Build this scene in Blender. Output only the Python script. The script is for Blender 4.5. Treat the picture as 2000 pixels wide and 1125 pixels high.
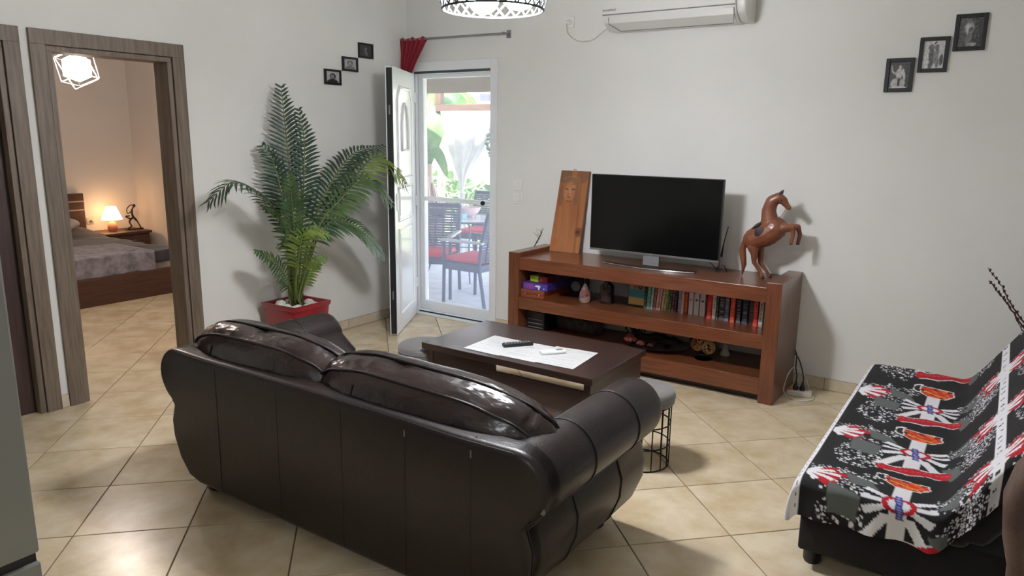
import bpy, bmesh, math, random
from mathutils import Vector, Matrix, noise
R = math.radians
for o in list(bpy.data.objects): bpy.data.objects.remove(o)
scene = bpy.context.scene
COL = scene.collection
PI = math.pi

# ------------------------------------------------------------------ camera, world, lights, exposure
cam = bpy.data.cameras.new('camera'); cam.sensor_width = 36; cam.lens = 25.76; cam.clip_start = .02
co = bpy.data.objects.new('camera', cam); COL.objects.link(co); scene.camera = co
yaw, pitch, roll = -0.5931, 0.2060, 0.0132
d = Vector((math.sin(yaw)*math.cos(pitch), math.cos(yaw)*math.cos(pitch), -math.sin(pitch)))
r0 = Vector((math.cos(yaw), -math.sin(yaw), 0)); u0 = r0.cross(d)
r1 = r0*math.cos(roll)+u0*math.sin(roll); u1 = -r0*math.sin(roll)+u0*math.cos(roll)
m = Matrix((r1, u1, -d)).transposed().to_4x4(); m.translation = (4.5637, -5.0555, 1.6442)
co.matrix_world = m

w = bpy.data.worlds.new('world'); scene.world = w; w.use_nodes = True
nt = w.node_tree; bg = nt.nodes['Background']
tcn = nt.nodes.new('ShaderNodeTexCoord'); sep = nt.nodes.new('ShaderNodeSeparateXYZ'); rampw = nt.nodes.new('ShaderNodeValToRGB')
nt.links.new(tcn.outputs['Generated'], sep.inputs[0]); nt.links.new(sep.outputs['Z'], rampw.inputs[0])
rampw.color_ramp.elements[0].color = (1.0, .98, .93, 1); rampw.color_ramp.elements[0].position = .0
rampw.color_ramp.elements[1].color = (.62, .77, 1, 1); rampw.color_ramp.elements[1].position = .5
nt.links.new(rampw.outputs[0], bg.inputs[0]); bg.inputs[1].default_value = 2.9

sun = bpy.data.lights.new('sun', 'SUN'); sun.energy = 8.0; sun.angle = R(2); sun.color = (1, .95, .86)
so = bpy.data.objects.new('sun', sun); COL.objects.link(so)
so.rotation_euler = Vector((.25, .5, -1)).to_track_quat('-Z', 'Y').to_euler()   # high, from behind the house
BULB = 178.0         # pendant bulbs (emission of the glass)
FILL_PANEL = 17.0        # unseen panel added behind the camera as fill light
scene.view_settings.view_transform = 'Standard'; scene.view_settings.look = 'None'
scene.view_settings.exposure = 0.78; scene.view_settings.gamma = 1
try: scene.view_settings.use_curve_mapping = False
except Exception: pass

# ------------------------------------------------------------------ materials
def lin(c):
    return tuple(((x/255)/12.92 if x/255 <= .04045 else ((x/255+.055)/1.055)**2.4) for x in c)
_m = {}
def mat(name, rgb, rough=.5, metal=0., var=.08, vs=6, bump=0., bs=40, coat=0., trans=0., emit=0., ecol=None, spec=.5, stretch=None, rgb2=None, sheen=0., ior=1.5, rand=0., alpha=1., detail=4, bdist=.01):
    if name in _m: return _m[name]
    m = bpy.data.materials.new(name); m.use_nodes = True; nt = m.node_tree; N = nt.nodes; L = nt.links
    b = N['Principled BSDF']; c = lin(rgb)
    b.inputs['Roughness'].default_value = rough; b.inputs['Metallic'].default_value = metal
    b.inputs['Coat Weight'].default_value = coat; b.inputs['Coat Roughness'].default_value = .12
    b.inputs['Transmission Weight'].default_value = trans; b.inputs['Specular IOR Level'].default_value = spec
    b.inputs['Sheen Weight'].default_value = sheen; b.inputs['IOR'].default_value = ior; b.inputs['Alpha'].default_value = alpha
    if emit:
        b.inputs['Emission Strength'].default_value = emit; b.inputs['Emission Color'].default_value = (*(lin(ecol) if ecol else c), 1)
    tc = N.new('ShaderNodeTexCoord'); mp = N.new('ShaderNodeMapping'); L.new(tc.outputs['Object'], mp.inputs[0])
    if stretch: mp.inputs['Scale'].default_value = stretch
    vec = mp.outputs[0]
    if rand:
        oi = N.new('ShaderNodeObjectInfo'); ad = N.new('ShaderNodeVectorMath'); ad.operation = 'MULTIPLY_ADD'
        cb = N.new('ShaderNodeCombineXYZ'); L.new(oi.outputs['Random'], cb.inputs[0]); L.new(oi.outputs['Random'], cb.inputs[1])
        ad.inputs[1].default_value = (37, 91, 0); L.new(cb.outputs[0], ad.inputs[0]); L.new(vec, ad.inputs[2]); vec = ad.outputs[0]
    no = N.new('ShaderNodeTexNoise'); no.inputs['Scale'].default_value = vs; no.inputs['Detail'].default_value = detail; no.inputs['Roughness'].default_value = .6
    L.new(vec, no.inputs['Vector'])
    rp = N.new('ShaderNodeValToRGB'); e = rp.color_ramp.elements
    c2 = lin(rgb2) if rgb2 else tuple(x*(1+var) for x in c)
    c1 = c if rgb2 else tuple(x*(1-var) for x in c)
    e[0].color = (*c1, 1); e[1].color = (*c2, 1); e[0].position = .36; e[1].position = .64
    L.new(no.outputs['Fac'], rp.inputs[0])
    out = rp.outputs[0]
    if rand:
        hs = N.new('ShaderNodeHueSaturation'); mr = N.new('ShaderNodeMapRange'); L.new(oi.outputs['Random'], mr.inputs[0])
        mr.inputs[3].default_value = 1-rand; mr.inputs[4].default_value = 1+rand; L.new(mr.outputs[0], hs.inputs['Value']); L.new(out, hs.inputs['Color']); out = hs.outputs[0]
    L.new(out, b.inputs['Base Color'])
    if bump:
        n2 = N.new('ShaderNodeTexNoise'); n2.inputs['Scale'].default_value = bs; n2.inputs['Detail'].default_value = 3
        L.new(vec, n2.inputs['Vector']); bp = N.new('ShaderNodeBump'); bp.inputs['Strength'].default_value = bump; bp.inputs['Distance'].default_value = bdist
        L.new(n2.outputs['Fac'], bp.inputs['Height']); L.new(bp.outputs[0], b.inputs['Normal'])
    _m[name] = m; return m
def print_mat(name, rough=.6, bump=0., coat=0.):
    if name in _m: return _m[name]
    m = mat(name, (128, 128, 128), rough, bump=bump, bs=300, coat=coat); nt = m.node_tree
    at = nt.nodes.new('ShaderNodeAttribute'); at.attribute_name = 'print'
    nt.links.new(at.outputs['Color'], nt.nodes['Principled BSDF'].inputs['Base Color']); return m

M = dict(
 wall=mat('white_plaster', (226, 226, 222), .85, var=.012, vs=2, bump=.06, bs=60),
 bedwall=mat('bedroom_plaster', (226, 219, 213), .85, var=.012, vs=2, bump=.06, bs=60),
 ceil=mat('white_ceiling', (232, 232, 228), .9, var=.01),
 grout=mat('tile_grout', (112, 98, 80), .9),
 tile=mat('beige_marbled_tile', (194, 174, 140), .26, rgb2=(218, 204, 176), vs=4.5, rand=.05, spec=.45, detail=7, bump=.03, bs=9),
 skirt=mat('beige_skirting_tile', (196, 182, 156), .35, rgb2=(212, 201, 180), vs=7, rand=.04),
 casing=mat('grey_brown_laminate', (98, 86, 74), .5, rgb2=(124, 110, 96), vs=9, stretch=(6, 6, .35), bump=.12, bs=60),
 darkdoor=mat('dark_wood_leaf', (48, 33, 30), .5, rgb2=(66, 46, 42), vs=9, stretch=(6, 6, .35)),
 pvc=mat('white_pvc', (232, 235, 238), .25, var=.01, coat=.2),
 gasket=mat('black_gasket', (24, 27, 30), .5),
 dgrey=mat('dark_grey_gap_shade_and_logo', (70, 76, 84), .5),
 glass=mat('clear_glass', (250, 253, 255), .0, trans=1, var=0, ior=1.03, spec=.2),
 brightpane=mat('bright_view_door_glass', (226, 230, 226), .25, var=.05, vs=12, bump=.2, bs=30),  # opaque pale colour carries the brightness seen in the glass
 glassb=mat('bowl_glass', (250, 252, 252), .0, trans=1, var=0, ior=1.12),
 walnut=mat('walnut_veneer', (94, 53, 32), .3, rgb2=(120, 68, 42), vs=7, stretch=(.6, 9, 9), coat=.35, bump=.03, bs=30),
 walnutv=mat('walnut_veneer_upright', (90, 51, 32), .3, rgb2=(116, 66, 42), vs=7, stretch=(9, 9, .6), coat=.35, bump=.03, bs=30),
 wenge=mat('wenge_laminate', (42, 28, 25), .33, rgb2=(60, 42, 38), vs=9, stretch=(.5, 9, 9), coat=.25, bump=.05, bs=60),
 leather=mat('dark_brown_leather', (20, 12, 12), .38, rgb2=(29, 17, 16), vs=5, bump=.12, bs=110, coat=.08, spec=.4),
 leatherc=mat('dark_brown_leather_cushion', (29, 17, 16), .27, rgb2=(40, 23, 21), vs=5, bump=.6, bs=7.5, bdist=.022, coat=.28, spec=.5, stretch=(1, 2.2, 1.6)),
 seam=mat('leather_seam', (22, 15, 15), .5),
 scuff=mat('worn_leather_edge', (118, 108, 100), .6, var=.2, vs=60),
 blackfab=mat('black_fabric', (13, 12, 14), .9, sheen=.2, bump=.2, bs=300),
 greyfab=mat('grey_velour', (108, 106, 104), .8, sheen=.3, bump=.1, bs=200),
 blackmetal=mat('black_wire', (22, 20, 20), .45, metal=.6),
 chrome=mat('chrome', (205, 205, 205), .15, metal=1),
 silver=mat('brushed_silver', (150, 150, 152), .35, metal=.8),
 screen=mat('tv_screen', (8, 9, 9), .16, var=.02, spec=.35),
 bezel=mat('tv_bezel', (26, 26, 28), .3),
 blackp=mat('black_plastic', (18, 18, 20), .4),
 greyp=mat('grey_plastic', (120, 122, 124), .45),
 whitep=mat('white_plastic', (232, 232, 230), .4),
 creamp=mat('cream_plastic', (208, 203, 190), .45),
 redp=mat('orange_red_switch', (232, 74, 40), .3),
 red=mat('red_glazed_pot', (126, 14, 26), .35, rgb2=(146, 20, 34), coat=.3),
 redfab=mat('dark_red_curtain', (140, 22, 40), .8, sheen=.3),
 cush=mat('red_outdoor_cushion', (214, 62, 70), .8),
 soil=mat('pot_soil', (32, 26, 20), .95, bump=.6, bs=60),
 pebble=mat('white_pebble', (222, 222, 214), .5, var=.05),
 frame=mat('black_frame', (16, 17, 20), .35),
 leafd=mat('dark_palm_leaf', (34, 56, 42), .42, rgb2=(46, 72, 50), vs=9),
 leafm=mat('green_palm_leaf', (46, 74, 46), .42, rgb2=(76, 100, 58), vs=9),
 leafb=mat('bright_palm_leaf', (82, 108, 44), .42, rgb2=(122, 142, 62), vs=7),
 stem=mat('palm_stem', (84, 100, 44), .5, rgb2=(104, 116, 56), vs=14, stretch=(1, 1, .3)),
 husk=mat('palm_husk', (48, 38, 26), .8),
 horse=mat('brown_leather_horse', (112, 62, 40), .42, rgb2=(132, 78, 52), vs=9, bump=.25, bs=60, coat=.15),
 saddle=mat('dark_saddle_leather', (42, 32, 30), .5),
 hoof=mat('dark_hoof', (40, 26, 20), .5),
 string=mat('thin_rein', (96, 70, 48), .7),
 twig=mat('dark_twig', (58, 36, 32), .8, var=.3, vs=40),
 fridge=mat('grey_fridge_steel', (138, 140, 138), .42, metal=.35, var=.02, bump=.03, bs=400),
 bedwood=mat('dark_bed_wood', (70, 44, 36), .5, rgb2=(88, 56, 45), vs=8, stretch=(9, .6, 9)),
 bedv=mat('dark_headboard_wood', (70, 44, 36), .5, rgb2=(88, 56, 45), vs=8, stretch=(9, .6, 9)),
 sheet=mat('charcoal_blanket', (50, 52, 64), .9, sheen=.3, bump=.25, bs=30),
 throw=mat('pale_grey_throw', (104, 102, 112), .95, rgb2=(150, 147, 156), vs=13, sheen=.3, bump=.5, bs=50, detail=6),
 pillow=mat('cream_pillow', (190, 178, 165), .9),
 shade=mat('lit_lamp_shade', (255, 225, 180), .8, emit=6, ecol=(255, 200, 140)),
 lampbase=mat('terracotta_lamp_base', (176, 116, 96), .5),
 bronze=mat('bronze_sculpture', (54, 42, 34), .35, metal=.5),
 paper=mat('white_paper', (226, 228, 226), .7, var=.01),
 slat=mat('grey_metal_slat', (66, 70, 72), .4, metal=.5),
 acw=mat('white_ac_plastic', (214, 214, 210), .35, var=.01),
 acl=mat('grey_gap_line', (120, 120, 120), .6),
)
def veil_mat():
    m = bpy.data.materials.new('insect_screen_mesh'); m.use_nodes = True; nt = m.node_tree; N = nt.nodes; L = nt.links
    N.remove(N['Principled BSDF']); tr = N.new('ShaderNodeBsdfTransparent'); tl = N.new('ShaderNodeBsdfTranslucent'); tl.inputs[0].default_value = (.74, .8, 1, 1); mx = N.new('ShaderNodeMixShader'); mx.inputs[0].default_value = .11
    L.new(tr.outputs[0], mx.inputs[1]); L.new(tl.outputs[0], mx.inputs[2]); L.new(mx.outputs[0], N['Material Output'].inputs[0]); return m
M['veil'] = veil_mat()
M['bulb'] = mat('lit_bulb', (255, 255, 255), .5, emit=BULB, ecol=(250, 250, 255))
M['bedbulb'] = mat('lit_bedroom_diffuser', (255, 255, 255), .5, emit=84, ecol=(255, 238, 228))

# ------------------------------------------------------------------ mesh helpers
def link(o, parent=None):
    COL.objects.link(o)
    if parent: o.parent = parent
    return o
def obj(name, bm, m, parent=None, smooth=None, world=False, recalc=True):
    if recalc: bmesh.ops.recalc_face_normals(bm, faces=bm.faces[:])
    if world and parent: bmesh.ops.transform(bm, matrix=parent.matrix_basis.inverted(), verts=bm.verts)
    me = bpy.data.meshes.new(name); bm.to_mesh(me); bm.free()
    for mm in (m if isinstance(m, (list, tuple)) else [m]): me.materials.append(mm)
    if smooth is not None:
        me.shade_smooth()
        if smooth < 180: me.set_sharp_from_angle(angle=R(smooth))
    return link(bpy.data.objects.new(name, me), parent)
def thing(name, label, cat, loc=(0, 0, 0), rz=0, group=None):
    o = bpy.data.objects.new(name, None); o.empty_display_size = .1; COL.objects.link(o)
    o.location = loc; o.rotation_euler = (0, 0, rz); o['label'] = label; o['category'] = cat
    if group: o['group'] = group
    o.matrix_basis = Matrix.Translation(loc) @ Matrix.Rotation(rz, 4, 'Z')
    return o
def tag(o, label, cat, group=None):
    o['label'] = label; o['category'] = cat
    if group: o['group'] = group
    return o
def struct(o): o['kind'] = 'structure'; return o
def dup(root, loc, rz, label, group=None):
    def cp(o, par):
        c = o.copy(); COL.objects.link(c); c.parent = par
        for ch in o.children: cp(ch, c)
        return c
    r = cp(root, None); r.location = loc; r.rotation_euler = (0, 0, rz); r['label'] = label
    if group: r['group'] = group
    return r
NB = bmesh.new
def box(bm, x0, x1, y0, y1, z0, z1, mi=0, mtx=None):
    vs = [bm.verts.new((x, y, z)) for x in (x0, x1) for y in (y0, y1) for z in (z0, z1)]
    fs = [bm.faces.new([vs[i] for i in q]) for q in ((0, 1, 3, 2), (4, 6, 7, 5), (0, 4, 5, 1), (2, 3, 7, 6), (0, 2, 6, 4), (1, 5, 7, 3))]
    for f in fs: f.material_index = mi
    if mtx is not None: bmesh.ops.transform(bm, matrix=mtx, verts=vs)
    return vs
def bev(bm, wd, seg=2, ang=30):
    bmesh.ops.recalc_face_normals(bm, faces=bm.faces[:])
    es = [e for e in bm.edges if len(e.link_faces) == 2 and e.calc_face_angle(0) > R(ang)]
    bmesh.ops.bevel(bm, geom=es, offset=wd, segments=seg, affect='EDGES', profile=.5, clamp_overlap=True)
    return bm
def rbox(x0, x1, y0, y1, z0, z1, wd=.004, seg=2):
    bm = NB(); box(bm, x0, x1, y0, y1, z0, z1); return bev(bm, wd, seg) if wd else bm
def prism(bm, poly, axis, a, b, mi=0):
    def P(u, v, t): return {'x': (t, u, v), 'y': (u, t, v), 'z': (u, v, t)}[axis]
    A = [bm.verts.new(P(u, v, a)) for u, v in poly]; B = [bm.verts.new(P(u, v, b)) for u, v in poly]
    n = len(poly); fs = [bm.faces.new(A), bm.faces.new(B[::-1])]
    for i in range(n): fs.append(bm.faces.new((A[i], B[i], B[(i+1) % n], A[(i+1) % n])))
    for f in fs: f.material_index = mi
    return A+B
def tube(bm, pts, r, n=8, closed=False, cap=True, mi=0):
    P = [Vector(p) for p in pts]; k = len(P); rr = r if isinstance(r, (list, tuple)) else [r]*k
    T = []
    for i in range(k):
        a = P[(i-1) % k] if (closed or i > 0) else P[i]; b = P[(i+1) % k] if (closed or i < k-1) else P[i]
        t = (b-a); T.append(t.normalized() if t.length > 1e-9 else Vector((0, 0, 1)))
    up = Vector((0, 0, 1)) if abs(T[0].z) < .9 else Vector((1, 0, 0))
    nrm = T[0].cross(up).normalized(); rings = []
    for i in range(k):
        nrm = (nrm - T[i]*nrm.dot(T[i]))
        nrm = nrm.normalized() if nrm.length > 1e-6 else T[i].orthogonal().normalized()
        bi = T[i].cross(nrm)
        rings.append([bm.verts.new(P[i]+(nrm*math.cos(2*PI*j/n)+bi*math.sin(2*PI*j/n))*rr[i]) for j in range(n)])
    for i in range(k if closed else k-1):
        a, b = rings[i], rings[(i+1) % k]
        for j in range(n):
            f = bm.faces.new((a[j], a[(j+1) % n], b[(j+1) % n], b[j])); f.material_index = mi
    if cap and not closed: 
        for q in (rings[0], rings[-1][::-1]): bm.faces.new(q).material_index = mi
def lathe(bm, prof, c=(0, 0, 0), n=24, mi=0):
    rings = []
    for r, z in prof:
        rings.append([bm.verts.new((c[0]+max(r, 1e-5)*math.cos(2*PI*j/n), c[1]+max(r, 1e-5)*math.sin(2*PI*j/n), c[2]+z)) for j in range(n)])
    for a, b in zip(rings, rings[1:]):
        for j in range(n): bm.faces.new((a[j], a[(j+1) % n], b[(j+1) % n], b[j])).material_index = mi
    if prof[0][0] > 1e-4: bm.faces.new(rings[0]).material_index = mi
    if prof[-1][0] > 1e-4: bm.faces.new(rings[-1][::-1]).material_index = mi
def ball(bm, c, r, s=(1, 1, 1), sub=2, jit=0, seed=0):
    g = bmesh.ops.create_icosphere(bm, subdivisions=sub, radius=1)
    for v in g['verts']:
        k = 1+jit*noise.noise(v.co*1.7+Vector((seed*3.1, 0, 0)))
        v.co = Vector((v.co.x*s[0]*r*k+c[0], v.co.y*s[1]*r*k+c[1], v.co.z*s[2]*r*k+c[2]))
    return g['verts']
def spline(pts, n=6):
    P = [Vector(p) for p in pts]; out = []
    for i in range(len(P)-1):
        p0 = P[i-1] if i else P[0]*2-P[1]; p1, p2 = P[i], P[i+1]; p3 = P[i+2] if i+2 < len(P) else P[-1]*2-P[-2]
        for k in range(n):
            t = k/n; out.append(.5*((2*p1)+(p2-p0)*t+(2*p0-5*p1+4*p2-p3)*t*t+(3*p1-p0-3*p2+p3)*t**3))
    out.append(P[-1]); return out
def grid_print(name, nx, ny, pos, col, m, parent=None, world=False, smooth=180, back=0):
    """pos(u,v)->point, col(u,v)->sRGB 0..255; a sheet with its print in a colour attribute; back = thickness vector"""
    vs = []; cs = []
    for j in range(ny+1):
        for i in range(nx+1):
            u, v = i/nx, j/ny; vs.append(tuple(pos(u, v))); cs.append(col(u, v))
    fs = [(j*(nx+1)+i, j*(nx+1)+i+1, (j+1)*(nx+1)+i+1, (j+1)*(nx+1)+i) for j in range(ny) for i in range(nx)]
    if world and parent:
        inv = parent.matrix_basis.inverted(); vs = [tuple(inv @ Vector(v)) for v in vs]
    me = bpy.data.meshes.new(name); me.from_pydata(vs, [], fs)
    at = me.color_attributes.new('print', 'FLOAT_COLOR', 'POINT'); flat = []
    for c in cs: flat += [*lin(c), 1.]
    at.data.foreach_set('color', flat); me.materials.append(m)
    if smooth: me.shade_smooth()
    return link(bpy.data.objects.new(name, me), parent)
def text(body, size, m, parent, mtx, name='lettering', extrude=.0006):
    cu = bpy.data.curves.new(name, 'FONT'); cu.body = body; cu.size = size; cu.extrude = extrude; cu.align_x = 'CENTER'; cu.align_y = 'CENTER'; cu.resolution_u = 2
    t = bpy.data.objects.new('tmp', cu); COL.objects.link(t); bpy.context.view_layer.update()
    me = bpy.data.meshes.new_from_object(t.evaluated_get(bpy.context.evaluated_depsgraph_get()))
    bpy.data.objects.remove(t); me.name = name; me.materials.clear(); me.materials.append(m); me.transform(mtx)
    return link(bpy.data.objects.new(name, me), parent)
FRONT = Matrix.Rotation(R(90), 4, 'X')      # text standing up, facing -Y
def mix(a, b, t): return tuple(x+(y-x)*t for x, y in zip(a, b))
def sm(a, b, x):
    t = max(0, min(1, (x-a)/(b-a))); return t*t*(3-2*t)
# ------------------------------------------------------------------ floor with its tiles
CEIL = 2.85
bm = NB(); box(bm, -4.7, 5.8, -7.7, .12, -.12, -.004); floor = struct(obj('floor', bm, M['grout']))
T = .45; S = .70710678; OX, OY = -.9009, 4.4207
def clip(poly, ax, lim, keep_less):
    out = []
    for i in range(len(poly)):
        a, b = poly[i], poly[(i+1) % len(poly)]
        ia = (a[ax] <= lim) == keep_less or a[ax] == lim; ib = (b[ax] <= lim) == keep_less or b[ax] == lim
        if ia: out.append(a)
        if ia != ib:
            t = (lim-a[ax])/(b[ax]-a[ax]); out.append((a[0]+(b[0]-a[0])*t, a[1]+(b[1]-a[1])*t))
    return out
def slab(poly, z0=-.012, z1=0., ch=.0022):
    n = len(poly); cx = sum(p[0] for p in poly)/n; cy = sum(p[1] for p in poly)/n
    bm = NB()
    def ring(k, z):
        return [bm.verts.new((p[0]+(cx-p[0])*k/max(.02, math.hypot(cx-p[0], cy-p[1])), p[1]+(cy-p[1])*k/max(.02, math.hypot(cx-p[0], cy-p[1])), z)) for p in poly]
    a, b, c = ring(0, z0), ring(0, z1-ch*.6), ring(ch, z1)
    for q, r in ((a, b), (b, c)):
        for i in range(n): bm.faces.new((q[i], q[(i+1) % n], r[(i+1) % n], r[i]))
    bm.faces.new(c); return bm
full = None; g = .0028/T
for i in range(-14, 24):
    for j in range(-14, 18):
        cs = [(i+g, j+g), (i+1-g, j+g), (i+1-g, j+1-g), (i+g, j+1-g)]
        P = [((a-b)*S*T-OX, (a+b)*S*T-OY) for a, b in cs]
        cx = sum(p[0] for p in P)/4; cy = sum(p[1] for p in P)/4
        inside = all(-4.6 < p[0] < 5.7 and -5.3 < p[1] < 0 for p in P)
        if cx < -.2 and cy < -3.7: continue
        if cy < -5.35: continue
        if inside:
            if full is None:
                o = obj('floor_tile', slab([(p[0]-cx, p[1]-cy) for p in P]), M['tile'], floor); full = o.data
            else: o = link(bpy.data.objects.new('floor_tile', full), floor)
            o.location = (cx, cy, 0)
        else:
            Q = P
            for ax, lim, kl in ((0, 5.7, True), (0, -4.6, False), (1, 0, True), (1, -5.3, False)):
                Q = clip(Q, ax, lim, kl)
                if len(Q) < 3: break
            if len(Q) < 3: continue
            ar = abs(sum(Q[k][0]*Q[(k+1) % len(Q)][1]-Q[(k+1) % len(Q)][0]*Q[k][1] for k in range(len(Q))))/2
            if ar < .003: continue
            o = obj('floor_tile', slab([(p[0]-cx, p[1]-cy) for p in Q]), M['tile'], floor); o.location = (cx, cy, 0)
bm = NB(); box(bm, -.0, 5.7, -7.6, -5.3, -.01, 0); obj('rear_floor', bm, M['tile'], floor)

# ------------------------------------------------------------------ shell
def wall(name, boxes, m='wall', **k):
    bm = NB()
    for b in boxes: box(bm, *b)
    return struct(obj(name, bm, M[m]))
DT = 2.12
wall('wall_left', [(-.14, 0, -2.22, 0, 0, CEIL), (-.14, 0, -3.16, -3.0, 0, CEIL), (-.14, 0, -7.7, -3.94, 0, CEIL),
                   (-.14, 0, -3.0, -2.22, DT, CEIL), (-.14, 0, -3.94, -3.16, DT, CEIL)])
wall('wall_back', [(-.14, .06, 0, .2, 0, CEIL), (.955, 5.8, 0, .2, 0, CEIL), (.06, .955, 0, .2, 2.19, CEIL)])
wall('wall_right', [(5.7, 5.85, -7.7, 0, 0, CEIL)])
wall('wall_front', [(-.14, 5.85, -7.85, -7.7, 0, CEIL)])
wall('wall_bedroom_head', [(-4.75, -4.6, -5, .0, 0, CEIL)], 'bedwall')
wall('wall_bedroom_right', [(-4.75, -.14, 0, .2, 0, CEIL)], 'bedwall')
wall('wall_bedroom_left', [(-4.75, -.14, -5.15, -5, 0, CEIL)], 'bedwall')
wall('ceiling', [(-4.75, 5.85, -7.85, .2, CEIL, CEIL+.15)], 'ceil')
wall('wall_closet', [(-1.0, -.9, -4.3, -3.12, 0, DT+.2)], 'bedwall')
for k in range(1): pass

def skirt(name, axis, fixed, a, b, sgn):
    """row of skirting tiles along a wall"""
    root = None; t = a; i = 0
    while t < b-.01:
        e = min(t+.45, b); bm = NB(); lo, hi = sorted((fixed, fixed+sgn*.009))
        if axis == 'x': box(bm, t+.0015, e-.0015, lo, hi, .002, .078)
        else: box(bm, lo, hi, t+.0015, e-.0015, .002, .078)
        bev(bm, .0015, 1)
        if root is None:
            bb = NB(); l2, h2 = sorted((fixed, fixed+sgn*.005))
            if axis == 'x': box(bb, a, b, l2, h2, 0, .079)
            else: box(bb, l2, h2, a, b, 0, .079)
            root = struct(obj(name, bb, M['grout']))
        obj('skirting_tile', bm, M['skirt'], root); t = e
skirt('baseboard_left', 'y', 0, -2.15, 0, 1)
skirt('baseboard_pier', 'y', 0, -3.115, -3.068, 1)
skirt('baseboard_back', 'x', 0, .99, 5.7, -1)
skirt('baseboard_right', 'y', 5.7, -4.5, 0, -1)
skirt('baseboard_bedroom', 'x', 0, -4.6, -.14, -1)

def doorway(n, y0, y1):
    """y0,y1 = outer edges of the casing on the living room side (x=0)"""
    t = bpy.data.objects.new('door_%d' % n, None); COL.objects.link(t); struct(t); t.location = (0, (y0+y1)/2, 0)
    t.matrix_basis = Matrix.Translation(t.location)
    ci = .082
    for a, b in ((y0, y0+ci), (y1-ci, y1)):
        obj('casing_board', rbox(0, .018, a, b, 0, 2.185-ci, .002), M['casing'], t, world=True)
    bm = NB(); prism(bm, [(y0, 2.185), (y1, 2.185), (y1, 2.185-ci), (y0, 2.185-ci)], 'x', 0, .018); obj('casing_head', bev(bm, .002, 1), M['casing'], t, world=True)
    i0, i1 = y0+ci, y1-ci
    # stepped inner moulding with a thin shadow joint, then the jamb lining
    obj('jamb_board', rbox(-.15, .008, i0+.004, i0+.034, 0, 2.07, .002), M['casing'], t, world=True)
    obj('jamb_board', rbox(-.15, .008, i1-.034, i1-.004, 0, 2.07, .002), M['casing'], t, world=True)
    obj('jamb_head', rbox(-.15, .008, i0+.004, i1-.004, 2.07, 2.10, .002), M['casing'], t, world=True)
    for a, b in ((y0, y0+ci), (y1-ci, y1)):
        obj('casing_board', rbox(-.158, -.14, a, b, 0, 2.103, .002), M['casing'], t, world=True)
    obj('casing_head', rbox(-.158, -.14, y0, y1, 2.103, 2.185, .002), M['casing'], t, world=True)
    return t
doorway(1, -3.067, -2.149)
t2 = doorway(2, -4.035, -3.114)
obj('door_leaf', rbox(-.085, -.045, -3.915, -3.235, .008, 2.065, .002), M['darkdoor'], t2, world=True)
bm = NB(); tube(bm, [(-.045, -3.83, 1.0), (.005, -3.83, 1.0), (.005, -3.72, 1.0)], .009); obj('handle', bm, M['chrome'], t2, world=True, smooth=60)

# ------------------------------------------------------------------ entrance door: frame, glazed screen door, open leaf
t = bpy.data.objects.new('door_3', None); COL.objects.link(t); struct(t); t.location = (.5, 0, 0); t.matrix_basis = Matrix.Translation(t.location)
obj('frame_cover', rbox(.925, .992, -.016, .0, 0, 2.253, .003), M['pvc'], t, world=True)
obj('frame_cover', rbox(.02, .087, -.016, .0, 0, 2.253, .003), M['pvc'], t, world=True)
obj('frame_cover', rbox(.087, .925, -.016, .0, 2.175, 2.253, .003), M['pvc'], t, world=True)
obj('frame_post', rbox(.06, .105, 0, .12, 0, 2.19, .004), M['pvc'], t, world=True)
obj('frame_post', rbox(.93, .955, 0, .12, 0, 2.19, .004), M['pvc'], t, world=True)
obj('frame_head', rbox(.105, .93, 0, .12, 2.15, 2.19, .004), M['pvc'], t, world=True)
obj('frame_gap_shade', rbox(.1, .925, -.014, .004, 2.156, 2.174, .0), M['dgrey'], t, world=True)  # solid dark strip standing for the shade in the gap above the sash
obj('threshold', rbox(.06, .955, -.035, .12, 0, .018, .004), M['pvc'], t, world=True)
obj('threshold_gasket', rbox(.11, .92, -.0, .012, .018, .028, .0), M['gasket'], t, world=True)
# screen door sash
obj('sash_stile', rbox(.108, .163, .03, .07, .03, 2.148, .006), M['pvc'], t, world=True)
obj('sash_stile', rbox(.9, .93, .03, .07, .03, 2.148, .006), M['pvc'], t, world=True)
obj('sash_rail', rbox(.163, .9, .03, .07, 2.118, 2.148, .006), M['pvc'], t, world=True)
obj('sash_rail', rbox(.163, .9, .032, .068, 1.05, 1.088, .006), M['pvc'], t, world=True)
obj('sash_rail', rbox(.163, .9, .03, .07, .03, .125, .006), M['pvc'], t, world=True)
obj('screen_mesh', rbox(.16, .905, .0495, .0505, 1.085, 2.12, 0), M['veil'], t, world=True)
obj('screen_mesh', rbox(.16, .905, .0495, .0505, .12, 1.052, 0), M['veil'], t, world=True)
bm = NB(); lathe(bm, [(0, -.02), (.012, -.02), (.02, -.008), (.02, .004), (.012, .012), (.006, .03)], n=16)
bmesh.ops.transform(bm, matrix=Matrix.Translation((.835, .012, 1.068)) @ Matrix.Rotation(R(-90), 4, 'X'), verts=bm.verts)
obj('knob', bm, M['blackp'], t, world=True, smooth=40)

LW, LH, LT = .79, 2.145, .055
lf = bpy.data.objects.new('door_4', None); COL.objects.link(lf); struct(lf)
lf.location = (.112, -.03, .008); lf.rotation_euler = (0, 0, R(-60.5)); lf.matrix_basis = Matrix.Translation(lf.location) @ Matrix.Rotation(R(-60.5), 4, 'Z')
# outer face looks to +Y in leaf space; arched glazed opening with a frame
bm = NB()
cx0, z0g, wg, hg = .40, 1.50, .115, .36
arch = [(cx0+wg*math.cos(a), z0g+.14+hg*.66*math.sin(a)) for a in [PI*k/16 for k in range(17)]]
hole = [(cx0+wg, z0g)]+arch+[(cx0-wg, z0g)]
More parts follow.
